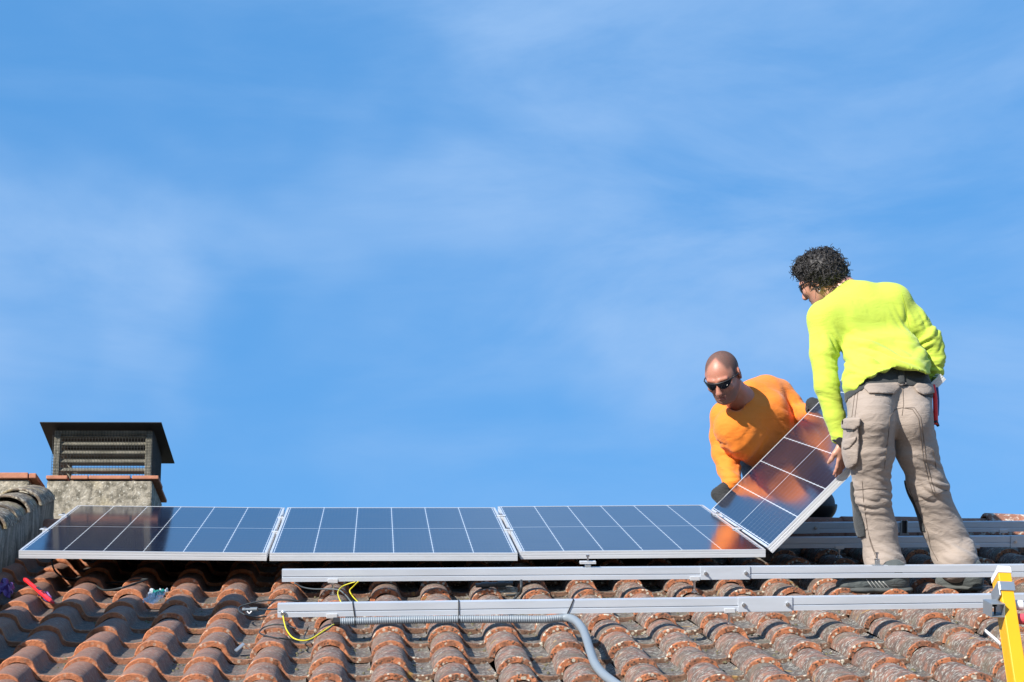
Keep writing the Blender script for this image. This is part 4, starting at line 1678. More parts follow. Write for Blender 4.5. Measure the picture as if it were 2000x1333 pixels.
def head(s, c, f, up, k=1.0, eyes=True):
    """Head primitives: centre, face direction and up direction; returns its axes."""
    f = np.array(f) / np.linalg.norm(f)
    up = np.array(up) - f * (np.array(up) @ f)
    up /= np.linalg.norm(up)
    sd = np.cross(up, f)                       # the person's left
    ax = (sd, f, up)

    def P(x, y, z):
        return np.array(c) + (sd * x + f * y + up * z) * k
    s.ell(P(0, -0.014, 0.040), ax, np.array((0.076, 0.096, 0.082)) * k, 0.02)     # skull
    s.ell(P(0, 0.030, 0.000), ax, np.array((0.066, 0.066, 0.085)) * k, 0.03)      # mid face
    s.ell(P(0, 0.036, -0.055), ax, np.array((0.050, 0.052, 0.052)) * k, 0.03)     # jaw
    s.ell(P(0, 0.073, -0.088), ax, np.array((0.021, 0.018, 0.018)) * k, 0.025)    # chin
    for q in (-1, 1):
        s.cap(P(q * 0.056, -0.005, -0.035), P(q * 0.030, 0.052, -0.088), 0.016 * k, 0.014 * k, 0.03)   # jaw line
        s.ell(P(q * 0.040, 0.070, -0.012), ax, np.array((0.021, 0.018, 0.017)) * k, 0.022)    # cheekbone
        s.ell(P(q * 0.031, 0.092, 0.012), ax, np.array((0.017, 0.012, 0.011)) * k, 0.012, 'd')  # eye socket
        s.ell(P(q * 0.031, 0.081, 0.011), ax, np.array((0.012, 0.011, 0.009)) * k, 0.005)       # eyeball and lid
        s.cap(P(q * 0.012, 0.092, 0.031), P(q * 0.046, 0.079, 0.032), 0.009 * k, 0.007 * k, 0.012)   # brow
        e0 = P(q * 0.074, -0.010, 0.008)                                                          # ear
        eax = (sd * 0.94 - f * 0.34 * q, f * 0.94 + sd * 0.34 * q, up)
        s.ell(e0 + sd * q * 0.006 * k, eax, np.array((0.008, 0.017, 0.031)) * k, 0.006)
        s.ell(e0 + sd * q * 0.013 * k + f * 0.003 * k, eax, np.array((0.005, 0.009, 0.019)) * k, 0.004, 'd')
        s.ell(P(q * 0.008, 0.109, -0.031), ax, np.array((0.009, 0.009, 0.0075)) * k, 0.008)      # nostril wings
    s.cap(P(0, 0.092, 0.018), P(0, 0.113, -0.025), 0.0085 * k, 0.0125 * k, 0.014)          # nose
    s.ell(P(0, 0.090, -0.052), ax, np.array((0.024, 0.010, 0.0065)) * k, 0.008)           # upper lip
    s.ell(P(0, 0.088, -0.066), ax, np.array((0.020, 0.010, 0.0065)) * k, 0.008)           # lower lip
    s.cap(P(-0.022, 0.096, -0.0588), P(0.022, 0.096, -0.0588), 0.0028 * k, 0.0028 * k, 0.004, 'd')  # mouth
    return P, ax


def hand(s, wrist, palm_dir, normal, curl, side, k=1.0, r=0.0088, spread=0.09, thumb_out=0.8, thumb_curl=0.35):
    """Palm, four bent fingers and a thumb. normal points out of the palm; side = +1 puts the thumb towards palm_dir x normal."""
    d = np.array(palm_dir) / np.linalg.norm(palm_dir)
    n_ = np.array(normal) - d * (np.array(normal) @ d)
    n_ /= np.linalg.norm(n_)
    x = np.cross(d, n_) * side
    w_ = np.array(wrist)
    pal = w_ + d * 0.045 * k
    s.ell(pal, (x, d, n_), np.array((0.040, 0.052, 0.016)) * k, 0.012)
    s.cap(w_, w_ + d * 0.03 * k, 0.026 * k, 0.026 * k, 0.02, 'u', (n_, 0.75))
    lens = (0.074, 0.084, 0.078, 0.060)
    for i in range(4):
        o = (0.030, 0.010, -0.010, -0.029)[i] * k
        base = w_ + d * (0.082 - (0.004, 0, 0.003, 0.010)[i]) * k + x * o
        dirv = d + x * (o / k) / 0.03 * spread
        dirv /= np.linalg.norm(dirv)
        p = base
        ang = curl * (0.35 + 0.08 * i)
        for j, (fr, a_) in enumerate(((0.46, 0.5), (0.30, 1.0), (0.24, 0.75))):
            ang += curl * a_ * 0.6
            q = p + (dirv * math.cos(ang) + n_ * math.sin(ang)) * lens[i] * fr * k
            s.cap(p, q, (r - 0.0007 * j) * k, (r - 0.0007 * (j + 1)) * k, 0.006)
            p = q
    tb = w_ + d * 0.022 * k + x * 0.026 * k
    t1 = tb + (d * 0.62 + x * thumb_out + n_ * thumb_curl * .6) * 0.040 * k
    t2 = t1 + (d * 0.85 + x * thumb_out * .35 + n_ * thumb_curl * 1.1) * 0.032 * k
    t3 = t2 + (d * 0.75 + x * thumb_out * .05 + n_ * thumb_curl * 1.6) * 0.024 * k
    s.chain([tb, t1, t2, t3], [0.015 * k, 0.0115 * k, 0.0105 * k, 0.0085 * k], 0.008)


def sunglasses(P, ax, parent, mat_f, mat_l, k=1.0):
    sd, f, up = ax
    mb = MB()
    pts = []
    for a in np.linspace(-1, 1, 15):
        pts.append(Vector(P(a * 0.072, 0.107 - 0.045 * abs(a) ** 2.4, 0.024)))
    mb.tube(pts, 0.0032 * k, 6)
    for q in (-1, 1):
        mb.tube([Vector(P(q * 0.072, 0.062, 0.024)), Vector(P(q * 0.080, 0.03, 0.020)), Vector(P(q * 0.082, -0.006, 0.016)), Vector(P(q * 0.081, -0.022, 0.004))], 0.0028 * k, 6)
    part('glasses_frame', mb, mat_f, parent, smooth=True)
    for q in (-1, 1):
        mb = MB()
        n1, n2 = 12, 5
        for j in range(n2 + 1):
            for i in range(n1 + 1):
                t = i / n1
                a = q * (0.07 + 0.90 * t)
                z0, z1 = 0.024, 0.024 - 0.037 * (math.sin(math.pi * min(1, t * 0.92 + 0.10)) ** 0.6) * (1 - 0.15 * t)
                z = z0 + (z1 - z0) * j / n2
                y = 0.1075 - 0.045 * abs(a) ** 2.4 + 0.004 * math.sin(math.pi * j / n2)
                mb.v.append(Vector(P(a * 0.072, y, z)))
        for j in range(n2):
            for i in range(n1):
                b = j * (n1 + 1) + i
                mb.f.append((b, b + 1, b + n1 + 2, b + n1 + 1))
        part('lens', mb, mat_l, parent, smooth=True)


M_SKIN_A = mat_skin('sun tanned skin', (0.41, 0.185, 0.12), (0.46, 0.165, 0.105))
M_SKIN_B = mat_skin('pale tanned skin', (0.50, 0.27, 0.19), (0.50, 0.22, 0.15))
M_HIVIS = mat_fabric('yellow high visibility knit', (0.50, 0.61, 0.065), (0.46, 0.58, 0.052), 0.85, 900, 0.30, 8, 0.45)
M_ORANGE = mat_fabric('orange knit', (0.86, 0.225, 0.014), (0.80, 0.195, 0.011), 0.85, 900, 0.35, 9, 0.5)
M_BEIGE = mat_fabric('beige work cotton', (0.345, 0.280, 0.235), (0.295, 0.24, 0.20), 0.9, 1200, 0.40, 13, 0.5)
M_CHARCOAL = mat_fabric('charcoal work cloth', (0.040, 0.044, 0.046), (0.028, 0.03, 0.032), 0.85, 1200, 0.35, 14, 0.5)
M_GREYCLOTH = mat_fabric('grey trouser cloth', (0.12, 0.12, 0.13), (0.09, 0.09, 0.10), 0.9, 1200, 0.4, 12, 0.5)
M_GLOVE = mat_fabric('black knit glove', (0.018, 0.020, 0.021), (0.012, 0.012, 0.013), 0.8, 500, 0.5, 40, 0.3)
M_STITCH = mat_simple('dark stitching', (0.13, 0.10, 0.08), 0.9)
M_SHOE = mat_fabric('dark green grey shoe mesh', (0.085, 0.100, 0.096), (0.045, 0.052, 0.054), 0.75, 500, 0.5, 20, 0.4)
M_SOLE = mat_simple('shoe rubber', (0.07, 0.075, 0.072), 0.8, 0, 0.2, 60, 0.5, 120)
M_LENS = mat_simple('dark sunglass lens', (0.006, 0.006, 0.008), 0.06, 0, 0.1)
M_HAIR = mat_simple('dark curly hair', (0.020, 0.017, 0.016), 0.58, 0, 0.6, 40)
M_LACE = mat_simple('pale lace', (0.55, 0.55, 0.52), 0.8)


def mat_buzz():
    m, n = material('shaved hair stubble')
    co = n.objco()
    c = n.mix(n.ss(n.noise(co, 420, 2), 0.40, 0.62), (0.05, 0.034, 0.028), (0.15, 0.085, 0.062))
    n.out(Base_Color=c, Roughness=0.7, Normal=n.bump(n.noise(co, 500, 2), 0.4, 0.002))
    return m


M_BUZZ = mat_buzz()


def curve_on(obj_bvh, px_line, lift, n=6):
    """Lay a pixel polyline on a mesh along the sight lines."""
    ln = []
    o = CAMW.translation
    pp = []
    for a, b in zip(px_line, px_line[1:]):
        for i in range(n):
            pp.append((a[0] + (b[0] - a[0]) * i / n, a[1] + (b[1] - a[1]) * i / n))
    pp.append(px_line[-1])
    for p in pp:
        d = (pix(p[0], p[1], 1.0) - o).normalized()
        loc, nor, _, dist = obj_bvh.ray_cast(o, d, 30)
        if loc is not None:
            if nor.dot(d) > 0:
                nor = -nor
            ln.append(loc + nor * lift)
    return ln


# ================================================================== worker in the yellow shirt, seen from behind
base_y = JY(1775, 1160, 8.70)
py_ = thing('person', 'person in a bright yellow long sleeved shirt and beige work trousers, standing with back turned', 'person', Matrix.Translation(Vector(base_y)))

# joints
hipL, hipR = JY(1702, 795, 8.73), JY(1775, 798, 8.80)
kneeL, kneeR = JY(1703, 968, 8.74), JY(1812, 948, 8.80)
calfL, calfR = JY(1716, 1035, 8.74), JY(1843, 1035, 8.81)
ankL, ankR = JY(1727, 1128, 8.70), JY(1872, 1122, 8.76)
pel = JY(1737, 762, 8.80)
wst = JY(1727, 728, 8.85)
mid = JY(1712, 672, 8.93)
che = JY(1692, 622, 9.01)
upc = JY(1678, 588, 9.06)
nek = JY(1646, 566, 9.12)
shL, shR = JY(1611, 622, 8.97), JY(1745, 592, 9.06)
elL, elR = JY(1615, 755, 8.88), JY(1816, 668, 9.02)
wrL, wrR = JY(1641, 853, 8.86), JY(1822, 742, 9.00)
hc = JY(1606, 549, 9.17)
lat = (shR - shL) / np.linalg.norm(shR - shL)

# ---- trousers
T = SDF(0.0065)
lat_p = (hipR - hipL) / np.linalg.norm(hipR - hipL)
T.cap(JY(1694, 768, 8.77), JY(1781, 768, 8.84), 0.098, 0.092, 0.05)
T.cap(JY(1698, 735, 8.83), JY(1770, 733, 8.88), 0.100, 0.088, 0.05)
T.chain([hipL + CR * -0.004, JY(1700, 880, 8.73), kneeL, calfL, JY(1723, 1085, 8.72), JY(1727, 1106, 8.68)], [0.104, 0.102, 0.078, 0.077, 0.078, 0.080], 0.035)
T.chain([hipR, JY(1790, 880, 8.79), kneeR, calfR, JY(1862, 1078, 8.80), JY(1869, 1100, 8.74)], [0.104, 0.090, 0.084, 0.087, 0.094, 0.094], 0.035)
T.ell(JY(1706, 822, 8.66), (CR, CU, CF), (0.085, 0.095, 0.075), 0.05)          # seat
T.ell(JY(1783, 822, 8.72), (CR, CU, CF), (0.080, 0.095, 0.075), 0.05)
T.ell(JY(1697, 1000, 8.79), (CR, CU, CF), (0.060, 0.12, 0.06), 0.04)           # baggy knees
T.cap(JY(1742, 1098, 8.69), JY(1756, 1106, 8.68), 0.048, 0.032, 0.03)           # hem bunching at the heels
T.cap(JY(1880, 1090, 8.76), JY(1893, 1099, 8.74), 0.050, 0.038, 0.03)
T.build()
px_, py2, dd_ = T.proj()
top = (py2 - (742 + (px_ - 1660) * -0.06)) * -1                                # keep below the waist line
wcut = (710 - py2) / 433.0
T.F = np.maximum(T.F, wcut.astype(np.float32))


def tr_disp(V):
    d = np.zeros(len(V))
    d += 0.0024 * nz3(V, 9, 1.0, (1, 1, 1.6)) + 0.0006 * nz3(V, 26, 6.0, (1, 1, 1.8))
    leg_axis = CU
    d += fold(V, kneeL + CU * 0.02 - CF * 0.05, CU + CR * 0.25, 0.13, 0.040, 0.0078, 3)
    d += fold(V, kneeR + CU * 0.00 - CF * 0.05, CU + CR * 0.45, 0.13, 0.040, 0.0121, 5)
    d += fold(V, JY(1738, 1085, 8.66), CU + CR * 0.5, 0.085, 0.042, 0.0078, 7)
    d += fold(V, JY(1875, 1075, 8.72), CU + CR * 0.6, 0.13, 0.046, 0.0092, 9)
    d += fold(V, JY(1730, 890, 8.66), CU - CR * 0.5, 0.10, 0.055, 0.0055, 11)
    d += fold(V, JY(1800, 885, 8.70), CU + CR * 0.3, 0.10, 0.055, 0.0046, 13)
    d += fold(V, JY(1705, 870, 8.62), CU - CR * 0.15, 0.10, 0.05, 0.004, 15)
    return d


trousers, TV, TQ = sdf_obj('trousers', T.F, T.lo, T.vox, M_BEIGE, py_, 2, tr_disp)
bvhT = BVHTree.FromPolygons([Vector(v) for v in TV], [tuple(int(i) for i in q) for q in TQ])

# dark waistband, knee pads, pockets laid over the trousers
near = (dd_ - 8.80)                                                # only the half facing back
wb = poly_mask(px_, py2, [(1640, 806), (1655, 782), (1690, 758), (1730, 753), (1765, 756), (1812, 753), (1835, 752), (1835, 700), (1640, 700)]) / 433.0
patch('waistband', T, 0.004, wb, M_CHARCOAL, py_, 1)


def pocket(name, poly, off, dlim, mat, parent, disp=None):
    mk = np.maximum(poly_mask(px_, py2, poly) / 433.0, (dd_ - dlim))
    return patch(name, T, off, mk, mat, parent, 1, disp)


pk1 = pocket('pocket_flap', [(1686, 757), (1694, 749), (1753, 747), (1759, 757), (1748, 770), (1697, 769)], 0.012, 8.790, M_BEIGE, py_)[0]
pk2 = pocket('pocket_flap', [(1784, 755), (1792, 748), (1822, 750), (1826, 768), (1806, 772), (1792, 767)], 0.012, 8.880, M_BEIGE, py_)[0]
pocket('pocket_mouth_shade', [(1705, 768), (1745, 768), (1742, 776), (1709, 775)], 0.003, 8.790, M_CHARCOAL, py_)  # dark of the pocket opening, laid on as a charcoal patch
pocket('pocket_mouth_shade', [(1800, 770), (1824, 768), (1822, 778), (1803, 776)], 0.003, 8.880, M_CHARCOAL, py_)
pocket('cargo_pocket', [(1640, 833), (1676, 826), (1679, 870), (1674, 906), (1660, 917), (1640, 914)], 0.020, 8.780, M_BEIGE, py_)
pocket('cargo_flap', [(1640, 826), (1650, 817), (1681, 816), (1680, 832), (1668, 840), (1640, 838)], 0.029, 8.780, M_BEIGE, py_)
pocket('cargo_flap', [(1640, 862), (1674, 852), (1671, 862), (1660, 876), (1640, 880)], 0.027, 8.780, M_BEIGE, py_)
pocket('pocket_mouth_shade', [(1650, 838), (1672, 837), (1668, 845), (1654, 845)], 0.023, 8.780, M_CHARCOAL, py_)  # shade under the cargo flap, painted as a charcoal patch
mk = np.maximum(poly_mask(px_, py2, [(1640, 944), (1672, 940), (1677, 975), (1682, 1000), (1690, 1030), (1690, 1050), (1668, 1052), (1640, 1020)]) / 433.0, -(dd_ - 8.79))
patch('knee_pad', T, 0.010, mk, M_CHARCOAL, py_, 2)
mk = np.maximum(poly_mask(px_, py2, [(1755, 930), (1777, 945), (1783, 970), (1800, 1010), (1810, 1040), (1795, 1040), (1760, 980)]) / 433.0, -(dd_ - 8.87))
patch('knee_pad', T, 0.008, mk, M_CHARCOAL, py_, 2)
# stitching
st = MB()
seams = [[(1763, 758), (1765, 790), (1762, 812)],
         [(1762, 797), (1748, 800), (1738, 815), (1735, 850), (1730, 890), (1727, 915)],
         [(1762, 797), (1782, 800), (1794, 818), (1798, 850), (1804, 900), (1816, 945), (1822, 962)],
         [(1768, 797), (1786, 797), (1798, 815), (1803, 850), (1809, 900), (1820, 942), (1826, 960)],
         [(1668, 958), (1700, 954), (1732, 956)], [(1775, 980), (1800, 978), (1826, 966), (1850, 958)],
         [(1684, 940), (1687, 980), (1694, 1030), (1700, 1060), (1712, 1092)],
         [(1776, 955), (1790, 990), (1812, 1040), (1818, 1070), (1832, 1096)],
         [(1670, 765), (1666, 800), (1664, 815)], [(1676, 765), (1672, 800), (1670, 815)],
         [(1688, 757), (1698, 766), (1747, 767), (1757, 757)], [(1786, 756), (1794, 765), (1807, 769), (1823, 766)],
         [(1679, 1048), (1694, 1032)], [(1697, 1045), (1706, 1072), (1716, 1094)], [(1822, 880), (1826, 900), (1828, 915)]]
for ln in seams:
    c = curve_on(bvhT, ln, 0.0008)
    if len(c) > 2:
        st.tube(c, 0.0016, 5)
stitch = part('stitching', st, M_STITCH, py_, smooth=True)
stitch['kind'] = 'stuff'
# belt loop with pale edge
c0_ = curve_on(bvhT, [(1757, 722), (1759, 752)], 0.009)
if len(c0_) > 1:
    part('belt_loop', MB().tube(c0_, 0.016, 8, True, 0.35), M_CHARCOAL, py_, smooth=True)
    c1_ = curve_on(bvhT, [(1750, 750), (1757, 754), (1768, 751)], 0.009)
    part('loop_trim', MB().tube(c1_, 0.004, 6), M_BEIGE, py_, smooth=True)

# ---- shirt
S = SDF(0.0065)
fwdY = camdir(-0.35, -0.25, 0.9)
S.cap(JY(1697, 742, 8.81), JY(1773, 728, 8.86), 0.106, 0.088, 0.05)
S.cap(JY(1690, 695, 8.89), JY(1760, 686, 8.93), 0.098, 0.094, 0.06)
S.cap(JY(1655, 640, 8.99), JY(1736, 630, 9.04), 0.102, 0.100, 0.07)
S.cap(JY(1640, 606, 9.04), JY(1722, 590, 9.09), 0.090, 0.088, 0.06)
S.cap(shL, shR, 0.078, 0.074, 0.06)
S.cap(JY(1680, 575, 9.06), JY(1650, 566, 9.10), 0.062, 0.052, 0.05)
S.chain([shL + CR * .005, JY(1609, 690, 8.92)], [0.076, 0.064], 0.04)
S.chain([JY(1609, 690, 8.92), elL, JY(1629, 810, 8.87), wrL], [0.064, 0.057, 0.050, 0.040], 0.012)
S.chain([shR, JY(1780, 628, 9.05), elR], [0.076, 0.066, 0.058], 0.04)
S.chain([elR, JY(1823, 705, 9.01), wrR], [0.055, 0.049, 0.041], 0.03)
S.cap(JY(1694, 728, 8.82), JY(1786, 712, 8.88), 0.094, 0.070, 0.04)
S.cap(JY(1698, 752, 8.765), JY(1768, 738, 8.80), 0.112, 0.104, 0.05)
S.build()
sx, sy, sd_ = S.proj()
hem = poly_mask(sx, sy, [(1540, 500), (1900, 500), (1900, 733), (1809, 731), (1806, 728), (1790, 722), (1755, 718), (1728, 724), (1700, 738), (1677, 756), (1656, 778), (1646, 860), (1540, 860)]) / 433.0
torso_cut = hem.astype(np.float32)
arm = SDF(0.0065)
# sleeves are kept whole: cut only where the torso is
dl = np.full(S.F.shape, 1e9, dtype=np.float32)
G = S.grid()
for a, b, r in ((JY(1611, 700, 8.92), elL, .085), (elL, wrL, .080), (elR, wrR, .075)):
    ab = b - a
    t = np.clip(((G - a) @ ab) / (ab @ ab), 0, 1)
    dl = np.minimum(dl, np.linalg.norm(G - a - t[..., None] * ab, axis=-1).astype(np.float32) - r)
del G
S.F = np.maximum(S.F, np.where(dl < 0, -1, torso_cut))


def sh_disp(V):
    d = 0.0035 * nz3(V, 7, 2.0) + 0.0022 * nz3(V, 14, 4.0, (1, 1, 0.6))
    d += fold(V, JY(1715, 722, 8.78), CU + CR * 0.35, 0.16, 0.048, 0.0260, 21)
    d += fold(V, JY(1790, 705, 8.86), CU - CR * 0.3, 0.08, 0.045, 0.0135, 22)
    d += fold(V, JY(1630, 680, 8.90), CU * 0.4 + CR * 0.9, 0.07, 0.040, 0.0168, 23)
    d += fold(V, JY(1775, 635, 8.98), CU * 0.3 + CR * 0.9, 0.08, 0.045, 0.0135, 24)
    d += fold(V, elR, CU * 0.8 - CR * 0.5, 0.09, 0.035, 0.0135, 25)
    d += fold(V, JY(1822, 720, 9.0), CU, 0.07, 0.028, 0.0124, 26)
    d += fold(V, JY(1622, 770, 8.86), CU + CR * 0.2, 0.08, 0.045, 0.0067, 27)
    d += fold(V, wrL, CU, 0.06, 0.024, 0.0040, 28)
    return d


shirt, SV, SQ = sdf_obj('shirt', S.F, S.lo, S.vox, M_HIVIS, py_, 2, sh_disp)
bvhS = BVHTree.FromPolygons([Vector(v) for v in SV], [tuple(int(i) for i in q) for q in SQ])
st = MB()
for ln in ([(1760, 572), (1768, 600), (1775, 640), (1782, 655)],):
    c = curve_on(bvhS, ln, 0.0006)
    if len(c) > 2:
        st.tube(c, 0.0012, 5)
part('shirt_seam', st, mat_simple('olive seam', (0.40, 0.50, 0.03), 0.9), py_, smooth=True)

# ---- body: head, neck, arms, hands and legs in one surface under the clothes
B = SDF(0.0048)
fY = camdir(-0.68, -0.44, 0.58)
uY = camdir(-0.36, 0.84, 0.10)
PY, AXY = head(B, hc, fY, uY, 1.06)
B.chain([nek - CU * 0.02 + CR * 0.01, JY(1632, 568, 9.14), hc - AXY[2] * 0.03 - AXY[1] * 0.028], [0.070, 0.058, 0.056], 0.03)
B.cap(nek, che + CF * 0.03, 0.06, 0.06, 0.04)
B.cap(che + CF * 0.03, wst + CF * 0.03, 0.06, 0.055, 0.04)
B.cap(wst + CF * 0.03, pel + CF * 0.03, 0.055, 0.06, 0.04)
B.cap(shL, shR, 0.05, 0.05, 0.04)
B.chain([shL, elL, JY(1632, 810, 8.88), wrL], [0.05, 0.042, 0.036, 0.027], 0.03)
B.chain([shR, elR, wrR], [0.05, 0.042, 0.028], 0.03)
B.chain([pel + CF * .03, hipL + CF * .02, kneeL, ankL], [0.06, 0.07, 0.05, 0.038], 0.04)
B.chain([pel + CF * .03, hipR + CF * .02, kneeR, ankR], [0.06, 0.07, 0.05, 0.038], 0.04)
B.cap(ankL, JY(1690, 1148, 8.69), 0.036, 0.03, 0.02)
B.cap(ankR, JY(1868, 1145, 8.80), 0.036, 0.03, 0.02)
hand(B, JY(1645, 866, 8.86), camdir(0.03, -1.0, 0.06), camdir(-0.60, 0.0, 0.80), 0.34, -1, 0.98, 0.0090, 0.03, 0.42, 0.45)
hand(B, JY(1822, 742, 9.00), camdir(0.0, -0.75, 0.6), camdir(-0.7, 0.2, 0.6), 0.6, 1, 1.0, 0.0092, 0.06, 0.6, 0.4)
B.build()
body, BV, BQ = sdf_obj('body', B.F, B.lo, B.vox, M_SKIN_B, py_, 1)

# ---- glove on the far hand, watch on the near wrist
bx, by_, bd_ = B.proj()
mk = poly_mask(bx, by_, [(1796, 737), (1850, 737), (1850, 820), (1796, 820)]) / 433.0
mk = np.maximum(mk, -(bd_ - 8.99))
patch('glove', B, 0.004, mk, M_GLOVE, py_, 1)
wa = JY(1642, 861, 8.86)
wax = camdir(-0.10, -1.0, 0.05)
wn = camdir(-0.3, 0, -1)
wx_ = np.cross(wax, wn)
wn = np.cross(wx_, wax)
loop = [Vector(wa + (wn * math.cos(a) + wx_ * math.sin(a)) * 0.034) for a in np.linspace(0, 2 * math.pi, 22)]
part('watch_strap', MB().tube(loop, 0.0085, 6, False), M_BLACK, py_, smooth=True)
mb = MB().cyl(Vector(wa + wn * 0.030), Vector(wa + wn * 0.046), 0.019, 16)
part('watch_case', mb, M_DARKMETAL, py_, bevel=0.002)

# ---- sunglasses and ear ring
sunglasses(PY, AXY, py_, M_BLACK, M_LENS, 1.06)
er = Vector(PY(0.082, -0.006, -0.034))
part('ear_ring', MB().tube([er + Vector(AXY[1] * math.cos(a) * 0.007 + AXY[2] * math.sin(a) * 0.009) for a in np.linspace(0, 2 * math.pi, 14)], 0.0016, 6, False), M_STEEL, py_, smooth=True)

# ---- curly hair: a thick cap and many curls
Hh = SDF(0.006)
for c_, r_ in (((0, -0.02, 0.058), (0.088, 0.104, 0.080)), ((0, -0.060, 0.012), (0.084, 0.064, 0.075)), ((0, 0.030, 0.088), (0.074, 0.064, 0.046)), ((0.052, -0.030, 0.030), (0.045, 0.062, 0.060)), ((-0.052, -0.030, 0.030), (0.045, 0.062, 0.060))):
    Hh.ell(PY(*c_), AXY, np.array(r_) * 1.06, 0.02)
Hh.ell(PY(0.0, 0.13, 0.00), AXY, np.array((0.12, 0.085, 0.085)), 0.02, 'd')
Hh.build()


def hair_disp(V):
    return 0.010 * np.abs(nz3(V, 38, 4.0)) + 0.006 * nz3(V, 75, 9.0) - 0.004


hair, HV, HQ = sdf_obj('hair', Hh.F, Hh.lo, Hh.vox, M_HAIR, py_, 1, hair_disp)
cm = MB()
rr = random.Random(5)
ctr = Vector(PY(0, -0.02, 0.03))
for _ in range(950):
    q = HQ[rr.randrange(len(HQ))]
    p = Vector(HV[q].mean(axis=0))
    n_ = (p - ctr).normalized()
    loc = (np.array(p) - np.array(hc))
    if loc @ AXY[1] > 0.085 and loc @ AXY[2] < 0.055:
        continue
    if loc @ AXY[2] < -0.058:
        continue
    tdir = (n_.orthogonal().normalized())
    tdir = (Matrix.Rotation(rr.uniform(0, 6.28), 3, n_) @ tdir + n_ * rr.uniform(0.05, 0.9) - Vector((0, 0, 0.25))).normalized()
    e1 = tdir.orthogonal().normalized()
    e2 = tdir.cross(e1)
    R_ = rr.uniform(0.007, 0.0155)
    Ln = rr.uniform(0.022, 0.050)
    turns = rr.uniform(0.5, 1.4)
    ph = rr.uniform(0, 6.28)
    pts = []
    for i in range(11):
        t = i / 10
        a = ph + t * turns * 2 * math.pi
        pts.append(p - n_ * 0.006 + tdir * (Ln * t) + (e1 * math.cos(a) + e2 * math.sin(a)) * R_ * (0.35 + 0.65 * t))
    cm.tube(pts, [0.0033 * (1 - 0.65 * i / 10) for i in range(11)], 4, False)
hc_ = part('curls', cm, M_HAIR, py_, smooth=True)
hc_['kind'] = 'stuff'


# ---- shoes
def shoe(heel, toe, parent, scale=1.0, tongue=None):
    up = MR.to_3x3() @ Vector((0, 0, 1))
    up = np.array(up)
    d = toe - heel
    L = np.linalg.norm(d)
    d = d / L
    x = np.cross(d, up)
    ax = (x, d, up)
    s = SDF(0.0045)

    def P(a, l, h):
        return heel + x * a + d * l * L + up * h
    s.ell(P(0, 0.12, 0.052), ax, (0.038, 0.042, 0.050), 0.03)
    s.ell(P(0, 0.38, 0.048), ax, (0.041, 0.075, 0.046), 0.03)
    s.ell(P(0, 0.68, 0.038), ax, (0.047, 0.070, 0.036), 0.03)
    s.ell(P(0, 0.88, 0.032), ax, (0.042, 0.042, 0.029), 0.02)
    s.cap(P(0, 0.20, 0.07), P(0, 0.17, 0.105), 0.042, 0.043, 0.03)
    s.cap(P(0, 0.36, 0.08), P(0, 0.28, 0.115), 0.024, 0.024, 0.02)
    s.build()
    o, V, Q = sdf_obj('shoe', s.F, s.lo, s.vox, M_SHOE, parent, 1)
    so = SDF(0.0045)
    for a, b, r0, r1 in ((0.06, 0.34, 0.040, 0.040), (0.34, 0.66, 0.040, 0.049), (0.66, 0.92, 0.049, 0.041)):
        so.cap(P(0, a, 0.014), P(0, b, 0.014), r0, r1, 0.03, 'u', (up, 0.36))
    so.build()
    o2, _, _ = sdf_obj('sole', so.F, so.lo, so.vox, M_SOLE, parent, 1)
    o2.parent = o
    o2.matrix_local = Matrix()
    return o, V, Q, P


sh1, V1, Q1, Psh = shoe(JY(1774, 1157, 8.590), JY(1634, 1156, 8.590), py_)
bv = BVHTree.FromPolygons([Vector(v) for v in V1], [tuple(int(i) for i in q) for q in Q1])
lc = MB()
for i in range(5):
    x0 = 1692 + i * 8
    c = curve_on(bv, [(x0, 1132 + i), (x0 + 12, 1148), (x0 + 22, 1157)], 0.001, 4)
    if len(c) > 2:
        lc.tube(c, 0.0016, 5)
lo_ = part('laces', lc, M_LACE, sh1, smooth=True)
shoe(JY(1912, 1154, 8.68), JY(1836, 1150, 8.82), py_)

# ---- red handled pliers in the side pocket
tb = thing('pliers', 'red and black handled pliers sticking out of the beige trouser side pocket', 'pliers', Matrix.Translation(Vector(JY(1826, 790, 8.83))))
part('handle', MB().tube(spline([JY(1822, 752, 8.83), JY(1826, 775, 8.82), JY(1827, 800, 8.81), JY(1828, 830, 8.80)], 5), 0.011, 8), M_REDPL, tb, smooth=True)
part('handle', MB().tube(spline([JY(1829, 757, 8.85), JY(1831, 785, 8.85), JY(1830, 812, 8.84)], 5), 0.009, 8), mat_simple('blue grip', (0.02, 0.06, 0.20), 0.4), tb, smooth=True)
part('jaw', MB().tube([JY(1826, 822, 8.80), JY(1833, 833, 8.80)], [0.012, 0.006], 8), M_BLACK, tb, smooth=True)
part('tool_loop', MB().tube(spline([JY(1822, 838, 8.79), JY(1826, 850, 8.78), JY(1826, 900, 8.77), JY(1829, 920, 8.78)], 6), 0.006, 8), M_BEIGE, py_, smooth=True)

# ================================================================== worker in the orange shirt, kneeling behind the ridge
base_o = J(1560, 1015, 10.95)
po = thing('person', 'person in an orange long sleeved shirt and dark sunglasses, crouching behind the tilted panel', 'person', Matrix.Translation(Vector(base_o)))
kO = 1.17
hcO = J(1413, 738, 10.61)
fO = camdir(-0.38, -0.45, -0.80)
uO = camdir(-0.36, 0.84, -0.40)
shRo, shLo = J(1417, 815, 10.90), J(1520, 772, 11.02)
elRo, elLo = J(1417, 886, 10.90), J(1557, 812, 10.96)
wrRo, wrLo = J(1430, 943, 10.72), J(1584, 806, 10.76)
neO = J(1450, 778, 10.80)

